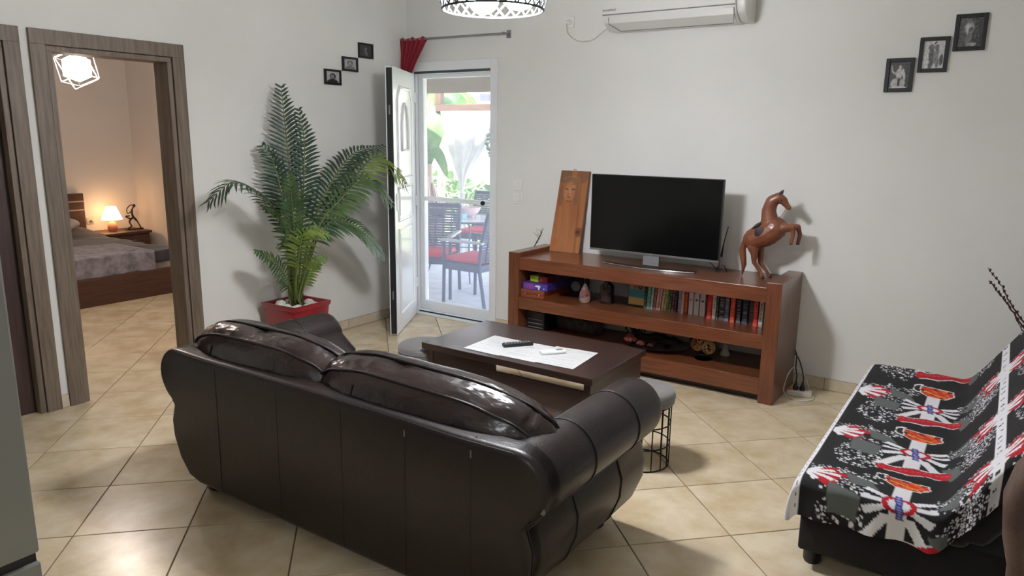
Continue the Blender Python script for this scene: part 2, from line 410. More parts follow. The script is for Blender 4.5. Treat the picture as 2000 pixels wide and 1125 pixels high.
# leaf slab built as strips around the glass opening
for b in ((.012, cx0-wg-.03, -LT, 0, 0, LH), (cx0+wg+.03, LW-.004, -LT, 0, 0, LH), (cx0-wg-.03, cx0+wg+.03, -LT, 0, 0, z0g-.03), (cx0-wg-.03, cx0+wg+.03, -LT, 0, z0g+hg+.06, LH)): box(bm, *b)
for k in range(len(hole)-1):
    (xa, za), (xb, zb) = hole[k], hole[k+1]
    def out(x, z):
        top = z0g+hg+.06
        return (cx0+(wg+.03)*(1 if x > cx0 else -1), z) if z < z0g+.16 else (cx0+(x-cx0)*(wg+.03)/wg if abs(x-cx0) > 1e-6 else cx0, top)
    q = [(xa, za), (xb, zb), out(xb, zb), out(xa, za)]
    if abs((q[0][0]-q[3][0]))+abs(q[0][1]-q[3][1]) > 1e-4: prism(bm, q, 'y', -LT, 0)
box(bm, cx0-wg-.03, cx0+wg+.03, -LT, 0, z0g-.03, z0g)
obj('leaf_slab', bm, M['pvc'], lf)
bm = NB(); tube(bm, [(x, .004, z) for x, z in hole], .011, 6, closed=True); obj('glass_moulding', bm, M['pvc'], lf, smooth=60)
bm = NB(); prism(bm, hole, 'y', -.008, -.003); obj('pane', bm, M['brightpane'], lf)
bm = NB()
for s in (.62, .3): tube(bm, [(cx0+(x-cx0)*s, -.02, z0g+.02+(z-z0g)*(.35+.55*s)) for x, z in hole[1:-1]], .004, 5)
for a in (30, 60, 90, 120, 150): tube(bm, [(cx0+.05*math.cos(R(a)), -.02, z0g+.16+.08*math.sin(R(a))), (cx0+wg*.98*math.cos(R(a)), -.02, z0g+.14+hg*.65*math.sin(R(a)))], .0035, 5)
obj('lead_tracery', bm, M['silver'], lf)
def panel(x0, x1, z0, z1):
    bm = NB(); 
    tube(bm, [(x0, 0, z0), (x1, 0, z0), (x1, 0, z1), (x0, 0, z1)], .012, 6, closed=True)
    box(bm, x0+.045, x1-.045, -.004, .006, z0+.045, z1-.045); obj('raised_panel', bm, M['pvc'], lf, smooth=30)
panel(.13, .67, 1.98, 2.05) if False else None
bm = NB(); tube(bm, [(.14, 0, 1.28), (.66, 0, 1.28), (.66, 0, 1.9), (.58, 0, 2.0), (.22, 0, 2.0), (.14, 0, 1.9)], .012, 6, closed=True); obj('raised_panel', bm, M['pvc'], lf, smooth=40)
panel(.14, .66, .15, .86); panel(.14, .66, .93, 1.2)
bm = NB(); box(bm, LW-.004, LW+.006, -LT+.006, -.004, .01, LH-.012); obj('edge_gasket', bm, M['gasket'], lf)
bm = NB(); box(bm, LW-.006, LW+.012, -LT-.001, -LT+.006, 0, LH); obj('edge_trim', bm, M['pvc'], lf)
for z in (.3, 1.05, 1.78):
    bm = NB(); box(bm, LW+.005, LW+.008, -.034, -.022, z, z+.07); obj('strike_plate', bm, M['silver'], lf)
bm = NB(); box(bm, LW-.085, LW-.06, 0, .008, 1.02, 1.16); obj('handle', bm, M['pvc'], lf, smooth=40)
bm = NB(); box(bm, LW-.1, LW-.06, -LT-.012, -LT, .98, 1.2); tube(bm, [(LW-.08, -LT-.01, 1.1), (LW-.08, -LT-.05, 1.1), (LW-.19, -LT-.05, 1.1)], .009); obj('handle', bm, M['chrome'], lf, smooth=40)
bm = NB()
for z in (.25, 1.0, 1.9): tube(bm, [(.0, .002, z), (.0, .002, z+.09)], .009, 8)
obj('hinges', bm, M['pvc'], lf)
# ------------------------------------------------------------------ added fill light panel (behind the camera) and pendant
t = thing('fill_light_panel', 'unseen white square fill light panel added behind the camera', 'fill light', (3.6, -6.5, CEIL))
obj('housing', rbox(-.31, .31, -.31, .31, -.03, 0, .004), M['whitep'], t)
bm = NB(); box(bm, -.28, .28, -.28, .28, -.034, -.0305); obj('diffuser', bm, mat('lit_fill_panel', (255, 250, 240), .5, emit=FILL_PANEL, ecol=(246, 249, 255)), t)

PX, PY, PZ = 2.60, -2.32, 2.175
t = thing('pendant_lamp', 'drum pendant lamp of swirling grey metal slats with lit white bulbs', 'lamp', (PX, PY, PZ))
rr, hh = .235, .22
def rad(z): return rr*(1-.10*abs(z/hh-.45)**2*3)
sl = None
for k in range(26):
    a0 = 2*PI*k/26
    for d_, off in ((1, 0), (-1, -.006)):
        bm = NB(); rows = []
        for i in range(9):
            z = hh*i/8; a = a0+d_*z/hh*.85; r = rad(z)+off
            rows.append([bm.verts.new(((r+o)*math.cos(a+s), (r+o)*math.sin(a+s), z)) for s, o in ((-.026, 0), (.026, 0), (.026, .0016), (-.026, .0016))])
        for p, q in zip(rows, rows[1:]):
            for j in range(4): bm.faces.new((p[j], p[(j+1) % 4], q[(j+1) % 4], q[j]))
        bm.faces.new(rows[0]); bm.faces.new(rows[-1][::-1])
        obj('shade_slat', bm, M['slat'], t)
for z in (0, hh):
    bm = NB(); tube(bm, [(rad(z)*math.cos(2*PI*k/40), rad(z)*math.sin(2*PI*k/40), z) for k in range(40)], .005, 6, closed=True); obj('shade_ring', bm, M['slat'], t, smooth=60)
bm = NB(); lathe(bm, [(0, hh-.004), (rad(hh), hh-.004), (rad(hh), hh), (.0, hh)], n=40); obj('shade_top', bm, M['whitep'], t)
bm = NB(); tube(bm, [(0, 0, hh), (0, 0, CEIL-PZ-.03)], .004, 6); obj('cord', bm, M['blackp'], t)
bm = NB(); lathe(bm, [(.0, CEIL-PZ-.035), (.04, CEIL-PZ-.035), (.055, CEIL-PZ)], n=24); obj('ceiling_rose', bm, M['silver'], t, smooth=40)
for k in range(3):
    a = R(27+120*k); x, y = .115*math.cos(a), .115*math.sin(a)
    bm = NB(); lathe(bm, [(.014, .20), (.016, .13), (.02, .12)], (x, y, 0), 12); obj('lamp_holder', bm, M['whitep'], t, smooth=40)
    bm = NB(); ball(bm, (x, y, .062), .07, (1, 1, .95), 3); obj('bulb', bm, M['bulb'], t, smooth=180)

# ------------------------------------------------------------------ air conditioner with its cord and outlet
t = thing('air_conditioner', 'white split air conditioner mounted high on the back wall', 'air conditioner', (2.54, 0, 2.375)); AC_ = t
pr = [(-.0, 0), (-.0, .30), (-.19, .30), (-.215, .27), (-.22, .10), (-.20, .045), (-.12, .0)]
bm = NB(); prism(bm, pr, 'x', -.50, .44); bev(bm, .006, 2); obj('body', bm, M['acw'], t, smooth=30)
bm = NB(); prism(bm, [(y*1.01-.001, z*1.0) for y, z in pr], 'x', .443, .505); bev(bm, .014, 3); obj('end_cap', bm, M['acw'], t, smooth=30)
bm = NB(); prism(bm, [(-.2245, .10), (-.2245, .27), (-.219, .272), (-.219, .10)], 'x', -.50, .435); obj('front_panel', bev(bm, .002, 1), M['acw'], t)
bm = NB(); box(bm, -.5, .435, -.2235, -.21, .0935, .0995); obj('panel_gap', bm, M['acl'], t)
bm = NB(); prism(bm, [(-.212, .078), (-.204, .04), (-.125, -.003), (-.120, .001), (-.2, .047), (-.206, .078)], 'x', -.455, .425); obj('flap', bev(bm, .002, 1), M['acw'], t)
bm = NB(); tube(bm, [(-.457, -.213, .079), (-.455, -.206, .036), (-.40, -.125, -.005), (.40, -.125, -.005), (.427, -.206, .038), (.425, -.213, .079)], .0028, 5); obj('flap_gap', bm, M['acl'], t)
text('inventor', .03, M['dgrey'], t, Matrix.Translation((-.445, -.2252, .128)) @ FRONT, 'logo')
text('=', .035, M['dgrey'], t, Matrix.Translation((.37, -.2252, .145)) @ FRONT, 'indicator')
o = NB(); box(o, 1.625, 1.69, -.012, 0, 2.44, 2.52); bev(o, .004, 2)
t = thing('cord_outlet', 'small white wall outlet left of the air conditioner', 'socket', (1.657, 0, 2.44)); obj('cover_plate', o, M['whitep'], t, world=True)
bm = NB(); lathe(bm, [(0, 0), (.018, 0), (.018, .03), (.008, .045)], n=14); bmesh.ops.transform(bm, matrix=Matrix.Translation((0, -.012, .035)) @ Matrix.Rotation(R(90), 4, 'X'), verts=bm.verts); obj('plug', bm, M['whitep'], t, smooth=40)
bm = NB(); tube(bm, spline([(1.65, -.05, 2.465), (1.652, -.03, 2.40), (1.70, -.012, 2.355), (1.77, -.01, 2.335), (1.86, -.01, 2.345), (1.95, -.012, 2.40), (2.05, -.02, 2.44)], 6), .0045, 6)
obj('power_cord', bm, M['creamp'], AC_, world=True, smooth=60)

# ------------------------------------------------------------------ curtain rod and tied-up curtain
t = thing('curtain_rod', 'thin grey curtain rod above the entrance door', 'curtain rod', (.55, 0, 2.43))
bm = NB(); tube(bm, [(.02, -.08, 2.435), (1.1, -.08, 2.425)], .009, 10); obj('rod', bm, M['silver'], t, world=True, smooth=60)
for x in (.04, 1.095):
    bm = NB(); tube(bm, [(x, 0, 2.43), (x, -.09, 2.43)], .009, 8); box(bm, x-.02, x+.02, -.006, 0, 2.40, 2.46); obj('bracket', bm, M['silver'], t, world=True)
bm = NB(); rows = []
for j in range(15):
    v = j/14; z = 2.445-v*.42; wl = .0+.015*v; wr = .29*(1-v)**1.2+.07*v+.02
    rows.append([bm.verts.new((wl+(wr-wl)*u, -.08+(.022*(1-v*.6))*math.sin(u*34+v*2)-.01*v+.0, z+(.012*math.sin(u*17) if j == 0 else 0)+.0*u)) for u in [i/60 for i in range(61)]])
for p, q in zip(rows, rows[1:]):
    for i in range(60): bm.faces.new((p[i], p[i+1], q[i+1], q[i]))
o = obj('curtain', bm, M['redfab'], smooth=180); tag(o, 'dark red curtain gathered at the left end of the rod', 'curtain')
sd = o.modifiers.new('thick', 'SOLIDIFY'); sd.thickness = .002
# ------------------------------------------------------------------ switches
for z, lab in ((1.243, 'upper white light switch plate between door and television unit'), (1.135, 'lower white light switch plate between door and television unit')):
    t = thing('light_switch', lab, 'switch', (1.205, 0, z-.045), group=None)
    obj('plate', rbox(-.042, .042, -.009, 0, 0, .088, .004), M['whitep'], t); obj('rocker', rbox(-.018, .018, -.014, -.009, .018, .07, .002), M['whitep'], t)
t = thing('wall_socket', 'white wall socket behind the lower shelf of the television unit', 'socket', (1.80, 0, .20))
obj('plate', rbox(-.045, .045, -.009, 0, 0, .085, .004), M['whitep'], t)
# ------------------------------------------------------------------ framed photographs
def ell(x, y, cx, cy, rx, ry, a=0):
    dx, dy = x-cx, y-cy; c, s = math.cos(a), math.sin(a); X, Y = dx*c+dy*s, -dx*s+dy*c
    return sm(1.15, .85, math.sqrt((X/rx)**2+(Y/ry)**2))
def picfun(bgc, shapes, nz=18, seed=0, k=26):
    def f(u, v):
        c = bgc(u, v) if callable(bgc) else bgc
        for (cx, cy, rx, ry, a, col) in shapes: c = mix(c, col, ell(u, v, cx, cy, rx, ry, a))
        n = noise.noise(Vector((u*nz, v*nz, seed*7.3)))*k
        return tuple(max(6, min(245, q+n)) for q in c)
    return f
G = lambda g: (g, g, g)
def pic(name_lab, w_, h_, loc, rz, f):
    t = thing('wall_picture', name_lab, 'picture frame', loc, rz)
    b = .1*w_+.008 if w_ < .2 else .022
    b = .022 if h_ > .14 else .017
    for q in ((-w_/2, -w_/2+b, 0, h_), (w_/2-b, w_/2, 0, h_), (-w_/2+b, w_/2-b, 0, b), (-w_/2+b, w_/2-b, h_-b, h_)):
        obj('frame_rail', rbox(q[0], q[1], -.018, 0, q[2], q[3], .002), M['frame'], t)
    grid_print('photograph', 44, 56, lambda u, v: (-w_/2+b+(w_-2*b)*u, -.008, b+(h_-2*b)*v), f, print_mat('photo_print', .35), t)
    return t
bust = lambda hx, hy, hair, face, body, bgc, sd: picfun(bgc, [(.5, .0, .42, .34, 0, G(body)), (hx, hy, .22, .27, 0, G(hair)), (hx-.02, hy-.03, .14, .2, 0, G(face)), (hx-.07, hy+.02, .03, .02, 0, G(60)), (hx+.05, hy+.02, .03, .02, 0, G(60)), (hx, hy-.13, .05, .015, 0, G(70))], 9, sd, 16)
pic('square black framed portrait with dark hair on the left wall, lowest of three', .172, .118, (0, -.875, 2.014), R(90), bust(.52, .58, 28, 130, 34, G(176), 1))
pic('square black framed portrait of a long haired head, middle of the left wall trio', .168, .112, (0, -.685, 2.13), R(90), bust(.52, .6, 92, 165, 120, G(176), 2))
pic('dark square black framed print nearest the corner, highest of the left wall trio', .165, .12, (0, -.505, 2.247), R(90), picfun(G(52), [(.52, .68, .09, .12, 0, G(120)), (.5, .4, .12, .24, .2, G(96)), (.58, .2, .06, .2, 0, G(110))], 9, 3, 18))
pic('black framed statue photo on dark ground, lowest of the right wall trio', .152, .195, (3.925, 0, 1.925), 0,
    picfun(G(74), [(.5, .55, .17, .2, 0, G(190)), (.52, .8, .07, .08, 0, G(185)), (.72, .55, .06, .22, .35, G(190)), (.75, .35, .05, .12, 0, G(175)), (.27, .58, .17, .04, -.5, G(185)), (.12, .76, .04, .14, .25, G(170)), (.3, .2, .2, .17, .5, G(178)), (.68, .2, .14, .16, 0, G(168)), (.5, .22, .06, .2, 0, G(52)), (.5, .03, .42, .05, 0, G(200))], 12, 4, 30))
pic('black framed photo of two grey figures on white ground, middle of the right wall trio', 0.152, .197, (4.092, 0, 2.033), 0,
    picfun(G(196), [(.42, .45, .15, .3, .15, G(100)), (.36, .78, .12, .1, 0, G(104)), (.62, .5, .1, .34, -.2, G(126)), (.58, .78, .16, .06, .5, G(120)), (.55, .93, .07, .04, .6, G(90)), (.4, .15, .1, .18, -.3, G(92)), (.7, .2, .08, .2, 0, G(128)), (.88, .3, .09, .2, 0, G(90))], 14, 5, 34))
pic('black framed grey statue photo, highest and rightmost of the right wall trio', .158, .2, (4.262, 0, 2.145), 0,
    picfun(lambda u, v: G(92-30*u+10*v), [(.44, .66, .2, .22, 0, G(168)), (.42, .88, .1, .08, 0, G(130)), (.44, .3, .12, .3, 0, G(118)), (.36, .62, .04, .2, 0, G(190)), (.52, .6, .1, .08, .4, G(96)), (.6, .08, .2, .06, 0, G(150))], 12, 6, 34))
# ------------------------------------------------------------------ television unit
UX0, UX1, UY0, UY1 = 1.478, 3.49, -.53, -.012
t = thing('tv_unit', 'long low walnut brown open shelf unit under the television', 'shelf unit', ((UX0+UX1)/2, (UY0+UY1)/2, 0))
for a, b in ((UX0, UX0+.093), (UX1-.093, UX1)):
    obj('side_panel', rbox(a, b, UY0, UY1, 0, .78, .003), M['walnutv'], t, world=True)
for z0, z1, n in ((.652, .745, 'top_board'), (.350, .440, 'middle_shelf'), (.052, .163, 'bottom_shelf')):
    obj(n, rbox(UX0+.093, UX1-.093, UY0+.006, UY1, z0, z1, .003), M['walnut'], t, world=True)
obj('plinth', rbox(UX0+.093, UX1-.093, UY0+.08, UY1, 0, .052, 0), M['wenge'], t, world=True)
TOP, MID, BOT = .745, .440, .163

# television
t = thing('television', 'large black flat television on a curved silver stand', 'television', (2.53, -.3, TOP))
W2, Z0, Z1 = .483, .083, .632
bm = rbox(-W2, W2, -.0, .03, Z0, Z1, .003); box(bm, -W2+.12, W2-.12, .03, .055, Z0+.03, Z1-.22); obj('casing', bm, M['blackp'], t)
for q in ((-W2, W2, Z1-.007, Z1), (-W2, -W2+.007, Z0, Z1), (W2-.007, W2, Z0, Z1)): 
    obj('bezel', rbox(q[0], q[1], -.004, 0, q[2], q[3], .001, 1), M['bezel'], t)
obj('bezel', rbox(-W2, W2, -.006, 0, Z0, Z0+.014, .001, 1), M['silver'], t)
bm = NB(); box(bm, -W2+.007, W2-.007, -.0025, 0, Z0+.014, Z1-.007); obj('screen', bm, M['screen'], t)
text('LG', .016, mat('pale_logo', (190, 190, 190), .4), t, Matrix.Translation((0, -.0068, Z0+.008)) @ FRONT, 'logo')
bm = NB(); box(bm, -.06, .06, -.0, .02, .012, Z0+.02); obj('neck', bm, M['greyp'], t)
def arc(y0, sag, x0, x1, n=20): return [(x0+(x1-x0)*i/n, y0-sag*(1-((2*i/n-1)**2))) for i in range(n+1)]
f = arc(-.055, .06, -.34, .34); bk = arc(.0, .06, -.34, .34)[::-1]
bm = NB(); prism(bm, f+bk, 'z', .0, .012); obj('stand_base', bev(bm, .002, 1), M['blackp'], t, smooth=30)
bm = NB(); tube(bm, [(x, y-.002, .006) for x, y in f], .0055, 6); obj('stand_rim', bm, M['chrome'], t, smooth=60)

# carved board leaning on the wall
t = thing('carved_board', 'tall leaning pine board carved with a faint face', 'carving', (1.71, -.10, TOP))
tilt = R(-7); bw0, bw1, bh, bt = .135, .12, .632, .028
def P(u, v, y): 
    x = (-bw0+2*bw0*u)*(1-v)+(-.075+.245*u)*v; z = bh*v
    return Vector((x+.0, y*math.cos(tilt)-z*math.sin(-tilt)*(-1)*0+z*.10, z))
bm = NB(); vs = [bm.verts.new(P(u, v, y)) for u, v, y in ((0, 0, 0), (1, 0, 0), (1, 1, 0), (0, 1, 0), (0, 0, bt), (1, 0, bt), (1, 1, bt), (0, 1, bt))]
for q in ((0, 1, 2, 3), (7, 6, 5, 4), (0, 4, 5, 1), (1, 5, 6, 2), (2, 6, 7, 3), (3, 7, 4, 0)): bm.faces.new([vs[i] for i in q])
obj('board', bm, mat('pine_edge', (120, 78, 48), .55, stretch=(9, 9, .5), vs=6, var=.2), t)
def carve(u, v):
    n = noise.noise(Vector((u*9+noise.noise(Vector((u*3, v*2, 1)))*1.5, v*1.2, 0)))
    c = mix((176, 116, 72), (146, 88, 52), .5+.5*n)
    c = mix(c, (186, 128, 84), .5*sm(.6, .1, v))
    dark = (104, 76, 56)
    for q in ((.16, .95, .25, .10, 0, .7), (.8, .95, .22, .09, 0, .6), (.13, .70, .09, .14, .1, .5), (.66, .72, .08, .14, 0, .45)): c = mix(c, dark, q[5]*ell(u, v, *q[:5]))
    c = mix(c, (130, 92, 64), .7*ell(u, v, .42, .885, .3, .05)); c = mix(c, (182, 124, 84), .8*ell(u, v, .4, .74, .2, .115))
    for q in ((.31, .775, .07, .012), (.52, .775, .07, .012), (.4, .715, .04, .012), (.41, .685, .08, .009), (.42, .635, .1, .008)): c = mix(c, (112, 74, 50), .75*ell(u, v, *q))
    c = mix(c, (184, 128, 86), .6*ell(u, v, .42, .745, .028, .05))
    c = mix(c, (110, 66, 42), .45*sm(.06, 0, abs(u-.84+.08*v)))
    c = mix(c, (48, 30, 24), .95*ell(u, v, .88, .26, .07, .022)); c = mix(c, (96, 58, 38), .6*ell(u, v, .9, .26, .13, .06))
    c = mix(c, (176, 92, 40), .4*ell(u, v, .15, .12, .1, .05))
    return c
def cd(u, v):
    h = .004*ell(u, v, .4, .74, .22, .12)+.004*ell(u, v, .4, .74, .05, .06)-.003*ell(u, v, .31, .775, .08, .015)-.003*ell(u, v, .52, .775, .08, .015)+.002*ell(u, v, .41, .685, .08, .012)+.003*ell(u, v, .42, .885, .3, .05)
    return P(.004+.992*u, .003+.994*v, -.0015-h)
grid_print('carved_face', 60, 130, cd, carve, print_mat('pine_carving', .5, .1), t)
bm = NB(); tube(bm, [(.03, .075, bh), (.03, .07, bh+.012), (.05, .07, bh+.012), (.05, .075, bh)], .0025, 5); obj('hanging_ring', bm, M['silver'], t)

# twigs on the left end of the unit
random.seed(4)
t = thing('dry_twig', 'small dry branching twig on the left end of the unit', 'twig', (1.52, -.2, .78))
bm = NB(); tube(bm, spline([(-.02, 0, .004), (.005, 0, .05), (.03, .01, .10), (.05, .01, .155)], 4), [.004]*5+[.003]*5+[.0015]*3, 6); obj('stem', bm, M['twig'], t)
bm = NB()
for k in range(16):
    h = .02+.12*k/16; a = random.uniform(0, 6.28); L = random.uniform(.04, .09)
    p = Vector((-.015+h*.42, 0, h)); q = p+Vector((math.cos(a)*L*.8, math.sin(a)*L*.3, L*random.uniform(.2, .7))); tube(bm, [p, p.lerp(q, .5)+Vector((0, 0, .006)), q], [.0015, .001, .0006], 4)
obj('twiglets', bm, M['twig'], t)
# antenna figure
t = thing('antenna', 'small black indoor antenna on tripod feet beside the television', 'antenna', (2.985, -.17, TOP))
bm = NB(); tube(bm, [(0, 0, .09), (.005, 0, .14), (.012, 0, .2), (.035, .0, .315)], [.009, .008, .004, .003], 8); obj('rod', bm, M['blackp'], t, smooth=60)
bm = NB(); lathe(bm, [(.01, .03), (.016, .05), (.009, .075), (.014, .1), (.0, .112)], n=14); obj('body', bm, M['silver'], t, smooth=50)
for k in range(3):
    a = R(20+120*k); bm = NB(); tube(bm, [(0, 0, .06), (.03*math.cos(a), .03*math.sin(a), .035), (.045*math.cos(a), .045*math.sin(a), .004)], .004, 6); obj('foot', bm, M['blackp'], t, smooth=60)
bm = NB(); tube(bm, spline([(2.84, -.20, .86), (2.87, -.1, .80), (2.93, -.08, .752), (2.975, -.13, .75)], 5), .0025, 5); tag(obj('antenna_cable', bm, M['blackp']), 'thin black cable from the television to the small antenna', 'cable')

# ------------------------------------------------------------------ rearing horse
H = {'muz':(3.412,-0.220,1.214),'nose':(3.394,-0.220,1.233),'face':(3.373,-0.220,1.258),'poll':(3.343,-0.220,1.275),'crest':(3.304,-0.220,1.248),'neck':(3.289,-0.220,1.185),'neckb':(3.299,-0.220,1.132),'with':(3.300,-0.220,1.092),'chest':(3.338,-0.220,1.078),'bar':(3.287,-0.220,1.036),'loin':(3.236,-0.220,1.012),'hip':(3.195,-0.220,0.986),
'f1a':(3.403,-0.250,1.090),'f1b':(3.456,-0.250,1.098),'f1c':(3.459,-0.250,1.042),'f1d':(3.451,-0.250,0.994),'f2a':(3.400,-0.190,1.083),'f2b':(3.469,-0.180,1.095),'f2c':(3.486,-0.180,1.044),'f2d':(3.477,-0.180,0.989),
'h1a':(3.214,-0.245,0.950),'h1b':(3.228,-0.250,0.905),'h1c':(3.230,-0.250,0.850),'h1d':(3.270,-0.250,0.800),'h1e':(3.293,-0.250,0.752),'h2a':(3.236,-0.195,0.950),'h2b':(3.253,-0.190,0.900),'h2c':(3.254,-0.190,0.845),'h2d':(3.296,-0.190,0.794),'h2e':(3.324,-0.190,0.752)}
hl = (3.27, -.22, TOP)
t = thing('horse_statue', 'brown leather rearing horse statue at the right end of the unit', 'statue', hl)
J = [('hip', .047), ('loin', .050), ('bar', .058), ('chest', .060), ('with', .046), ('neckb', .042), ('neck', .035), ('crest', .031), ('poll', .028), ('face', .0235), ('nose', .0165), ('muz', .0135),
     ('f1a', .026), ('f1b', .0155), ('f1c', .0115), ('f1d', .011), ('f2a', .026), ('f2b', .0155), ('f2c', .0115), ('f2d', .011),
     ('h1a', .030), ('h1b', .021), ('h1c', .0135), ('h1d', .010), ('h1e', .010), ('h2a', .030), ('h2b', .021), ('h2c', .0135), ('h2d', .010), ('h2e', .010)]
E_ = [('hip', 'loin'), ('loin', 'bar'), ('bar', 'chest'), ('bar', 'with'), ('with', 'neckb'), ('neckb', 'neck'), ('neck', 'crest'), ('crest', 'poll'), ('poll', 'face'), ('face', 'nose'), ('nose', 'muz')]
E_ = [e for e in E_ if e != ('bar', 'with')]+[('chest', 'with')]
for p, r in (('f1', 'chest'), ('f2', 'chest'), ('h1', 'hip'), ('h2', 'hip')):
    ks = [k for k, _ in J if k.startswith(p)]; E_.append((r, ks[0])); E_ += list(zip(ks, ks[1:]))
def hp(*p): return Vector(p)-Vector(hl)
# fuse the skinned limbs with the barrel, quarters and chest into one smooth body
RJ = {k: r*(1.5 if k in ('loin', 'hip') else 1.4 if k == 'bar' else 1.28 if k in ('chest', 'with', 'neckb', 'neck', 'crest') else 1.2 if k in ('poll', 'face', 'nose', 'muz') or k.endswith('a') else 1.12) for k, r in J}
bm = NB()
for ch in (['hip', 'loin', 'bar', 'chest', 'with', 'neckb', 'neck', 'crest', 'poll', 'face', 'nose', 'muz'], ['chest', 'f1a', 'f1b', 'f1c', 'f1d'], ['chest', 'f2a', 'f2b', 'f2c', 'f2d'], ['hip', 'h1a', 'h1b', 'h1c', 'h1d', 'h1e'], ['hip', 'h2a', 'h2b', 'h2c', 'h2d', 'h2e']):
    rs_ = [RJ[k] if i or ch[0] == 'hip' and len(ch) > 8 else RJ[ch[1]] for i, k in enumerate(ch)]
    for k0, k1, ra, rb in zip(ch, ch[1:], rs_, rs_[1:]): tube(bm, [hp(*Vector(H[k0]).lerp(Vector(H[k1]), q)) for q in (0, .33, .66, 1)], [ra+(rb-ra)*q for q in (0, .33, .66, 1)], 14); ball(bm, hp(*H[k1]), rb, (1, 1, 1), 2)
for c, r, s_ in (((3.205, -.22, .992), .066, (1, .95, 1)), ((3.235, -.22, 1.012), .066, (1, .9, 1)), ((3.272, -.22, 1.03), .070, (1, .9, .95)), ((3.318, -.22, 1.058), .074, (1, .9, 1)), ((3.216, -.243, .955), .042, (.9, .7, 1.3)), ((3.238, -.198, .955), .042, (.9, .7, 1.3)), ((3.372, -.22, 1.085), .044, (1.1, 1, .8))):
    ball(bm, hp(*c), r, s_, 3)
bmesh.ops.recalc_face_normals(bm, faces=bm.faces[:]); HB = obj('body', bm, M['horse'], t)
q = HB.modifiers.new('fuse', 'REMESH'); q.mode = 'VOXEL'; q.voxel_size = .0038; q.use_smooth_shade = True
q = HB.modifiers.new('soft', 'SMOOTH'); q.factor = .6; q.iterations = 7
bpy.context.view_layer.update(); nm = bpy.data.meshes.new_from_object(HB.evaluated_get(bpy.context.evaluated_depsgraph_get()))
HB.modifiers.clear(); nm.name = 'body'; nm.materials.clear(); nm.materials.append(M['horse']); nm.shade_smooth(); HB.data = nm
bm = NB(); tube(bm, [hp(3.185, -.22, 1.01), hp(3.162, -.22, .995), hp(3.148, -.22, .96), hp(3.141, -.22, .92), hp(3.148, -.22, .877), hp(3.158, -.22, .823), hp(3.151, -.22, .753)], [.014, .017, .020, .022, .021, .017, .003], 12); obj('tail', bm, M['horse'], t, smooth=180)
for y in (-.237, -.203):
    bm = NB(); lathe(bm, [(.011, 0), (.009, .022), (.0, .045)], n=8); bmesh.ops.transform(bm, matrix=Matrix.Translation(hp(3.348, y, 1.288)) @ Matrix.Rotation(R(28), 4, 'Y') @ Matrix.Diagonal((1, .55, 1, 1)), verts=bm.verts); obj('ear', bm, M['saddle'], t, smooth=60)
for k in ('f1d', 'f2d', 'h1e', 'h2e'):
    p = Vector(H[k]); bm = NB(); lathe(bm, [(.0115, -.008 if k[0] == 'f' else -.0065), (.0095, .012)], tuple(hp(*p)), 12); obj('hoof', bm, M['hoof'], t, smooth=60)
bm = NB(); ball(bm, hp(3.372, -.248, 1.262), .0055); obj('eye', bm, M['blackp'], t, smooth=180)
bm = NB(); ball(bm, hp(3.372, -.192, 1.262), .0055); obj('eye', bm, M['blackp'], t, smooth=180)
bm = NB(); ball(bm, (0, 0, 0), .033, (1.0, .22, 1.15), 3); bmesh.ops.transform(bm, matrix=Matrix.Translation(hp(3.262, -.291, 1.050)), verts=bm.verts)
obj('saddle_flap', bm, M['saddle'], t, smooth=180); bm = NB()
ball(bm, hp(3.262, -.149, 1.050), .033, (1.0, .22, 1.15), 3); obj('saddle_flap', bm, M['saddle'], t, smooth=180)
bm = NB(); ball(bm, (0, 0, 0), .03, (1.5, 1.9, .5), 3, .15); bmesh.ops.transform(bm, matrix=Matrix.Translation(hp(3.232, -.22, 1.088)) @ Matrix.Rotation(R(-38), 4, 'Y'), verts=bm.verts)
tube(bm, [hp(3.258, -.22, 1.09), hp(3.256, -.22, 1.128)], [.006, .004], 8); tube(bm, [hp(3.225, -.22, 1.068), hp(3.20, -.22, 1.072), hp(3.196, -.22, 1.062)], [.008, .006, .008], 8); obj('saddle_seat', bm, M['saddle'], t, smooth=180)
bm = NB(); tube(bm, [hp(3.396, -.238, 1.215), hp(3.392, -.22, 1.2), hp(3.371, -.225, 1.160), hp(3.345, -.265, 1.14)], .0014, 5); tube(bm, [hp(3.404, -.237, 1.225), hp(3.36, -.248, 1.275)], .0016, 5); obj('rein', bm, M['string'], t)

# ------------------------------------------------------------------ middle shelf, left part
obj_ = None
def gbox(name, label, cat, x0, x1, y0, y1, z0, z1, m, front=None, extra=None):
    t = thing(name, label, cat, ((x0+x1)/2, (y0+y1)/2, z0)); w_, d_, h_ = (x1-x0)/2, (y1-y0)/2, z1-z0
    if extra == 'lid': 
        obj('base', rbox(-w_, w_, -d_, d_, 0, h_*.45, .002, 1), m, t); obj('lid', rbox(-w_-.001, w_+.001, -d_-.001, d_+.001, h_*.5, h_, .002, 1), m, t)
        for sx in (-.6, .6):
            obj('clasp', rbox(sx*w_-.008, sx*w_+.008, -d_-.004, -d_, h_*.35, h_*.65, 0), M['silver'], t)
    else: obj('carton', rbox(-w_, w_, -d_, d_, 0, h_, .0015, 1), m, t)
    if front: grid_print('printed_front', 60, 20, lambda u, v: (-w_+.002+(2*w_-.004)*u, -d_-.0012, .002+(h_-.004)*v), front, print_mat('box_print', .35, coat=.3), t)
    return t
gbox('wooden_case', 'flat reddish wooden games case, bottom of the stack at shelf left', 'box', 1.573, 1.778, -.50, -.05, MID, MID+.062, mat('case_wood', (116, 58, 34), .4, rgb2=(146, 78, 46), stretch=(1, 9, 9)), extra='lid')
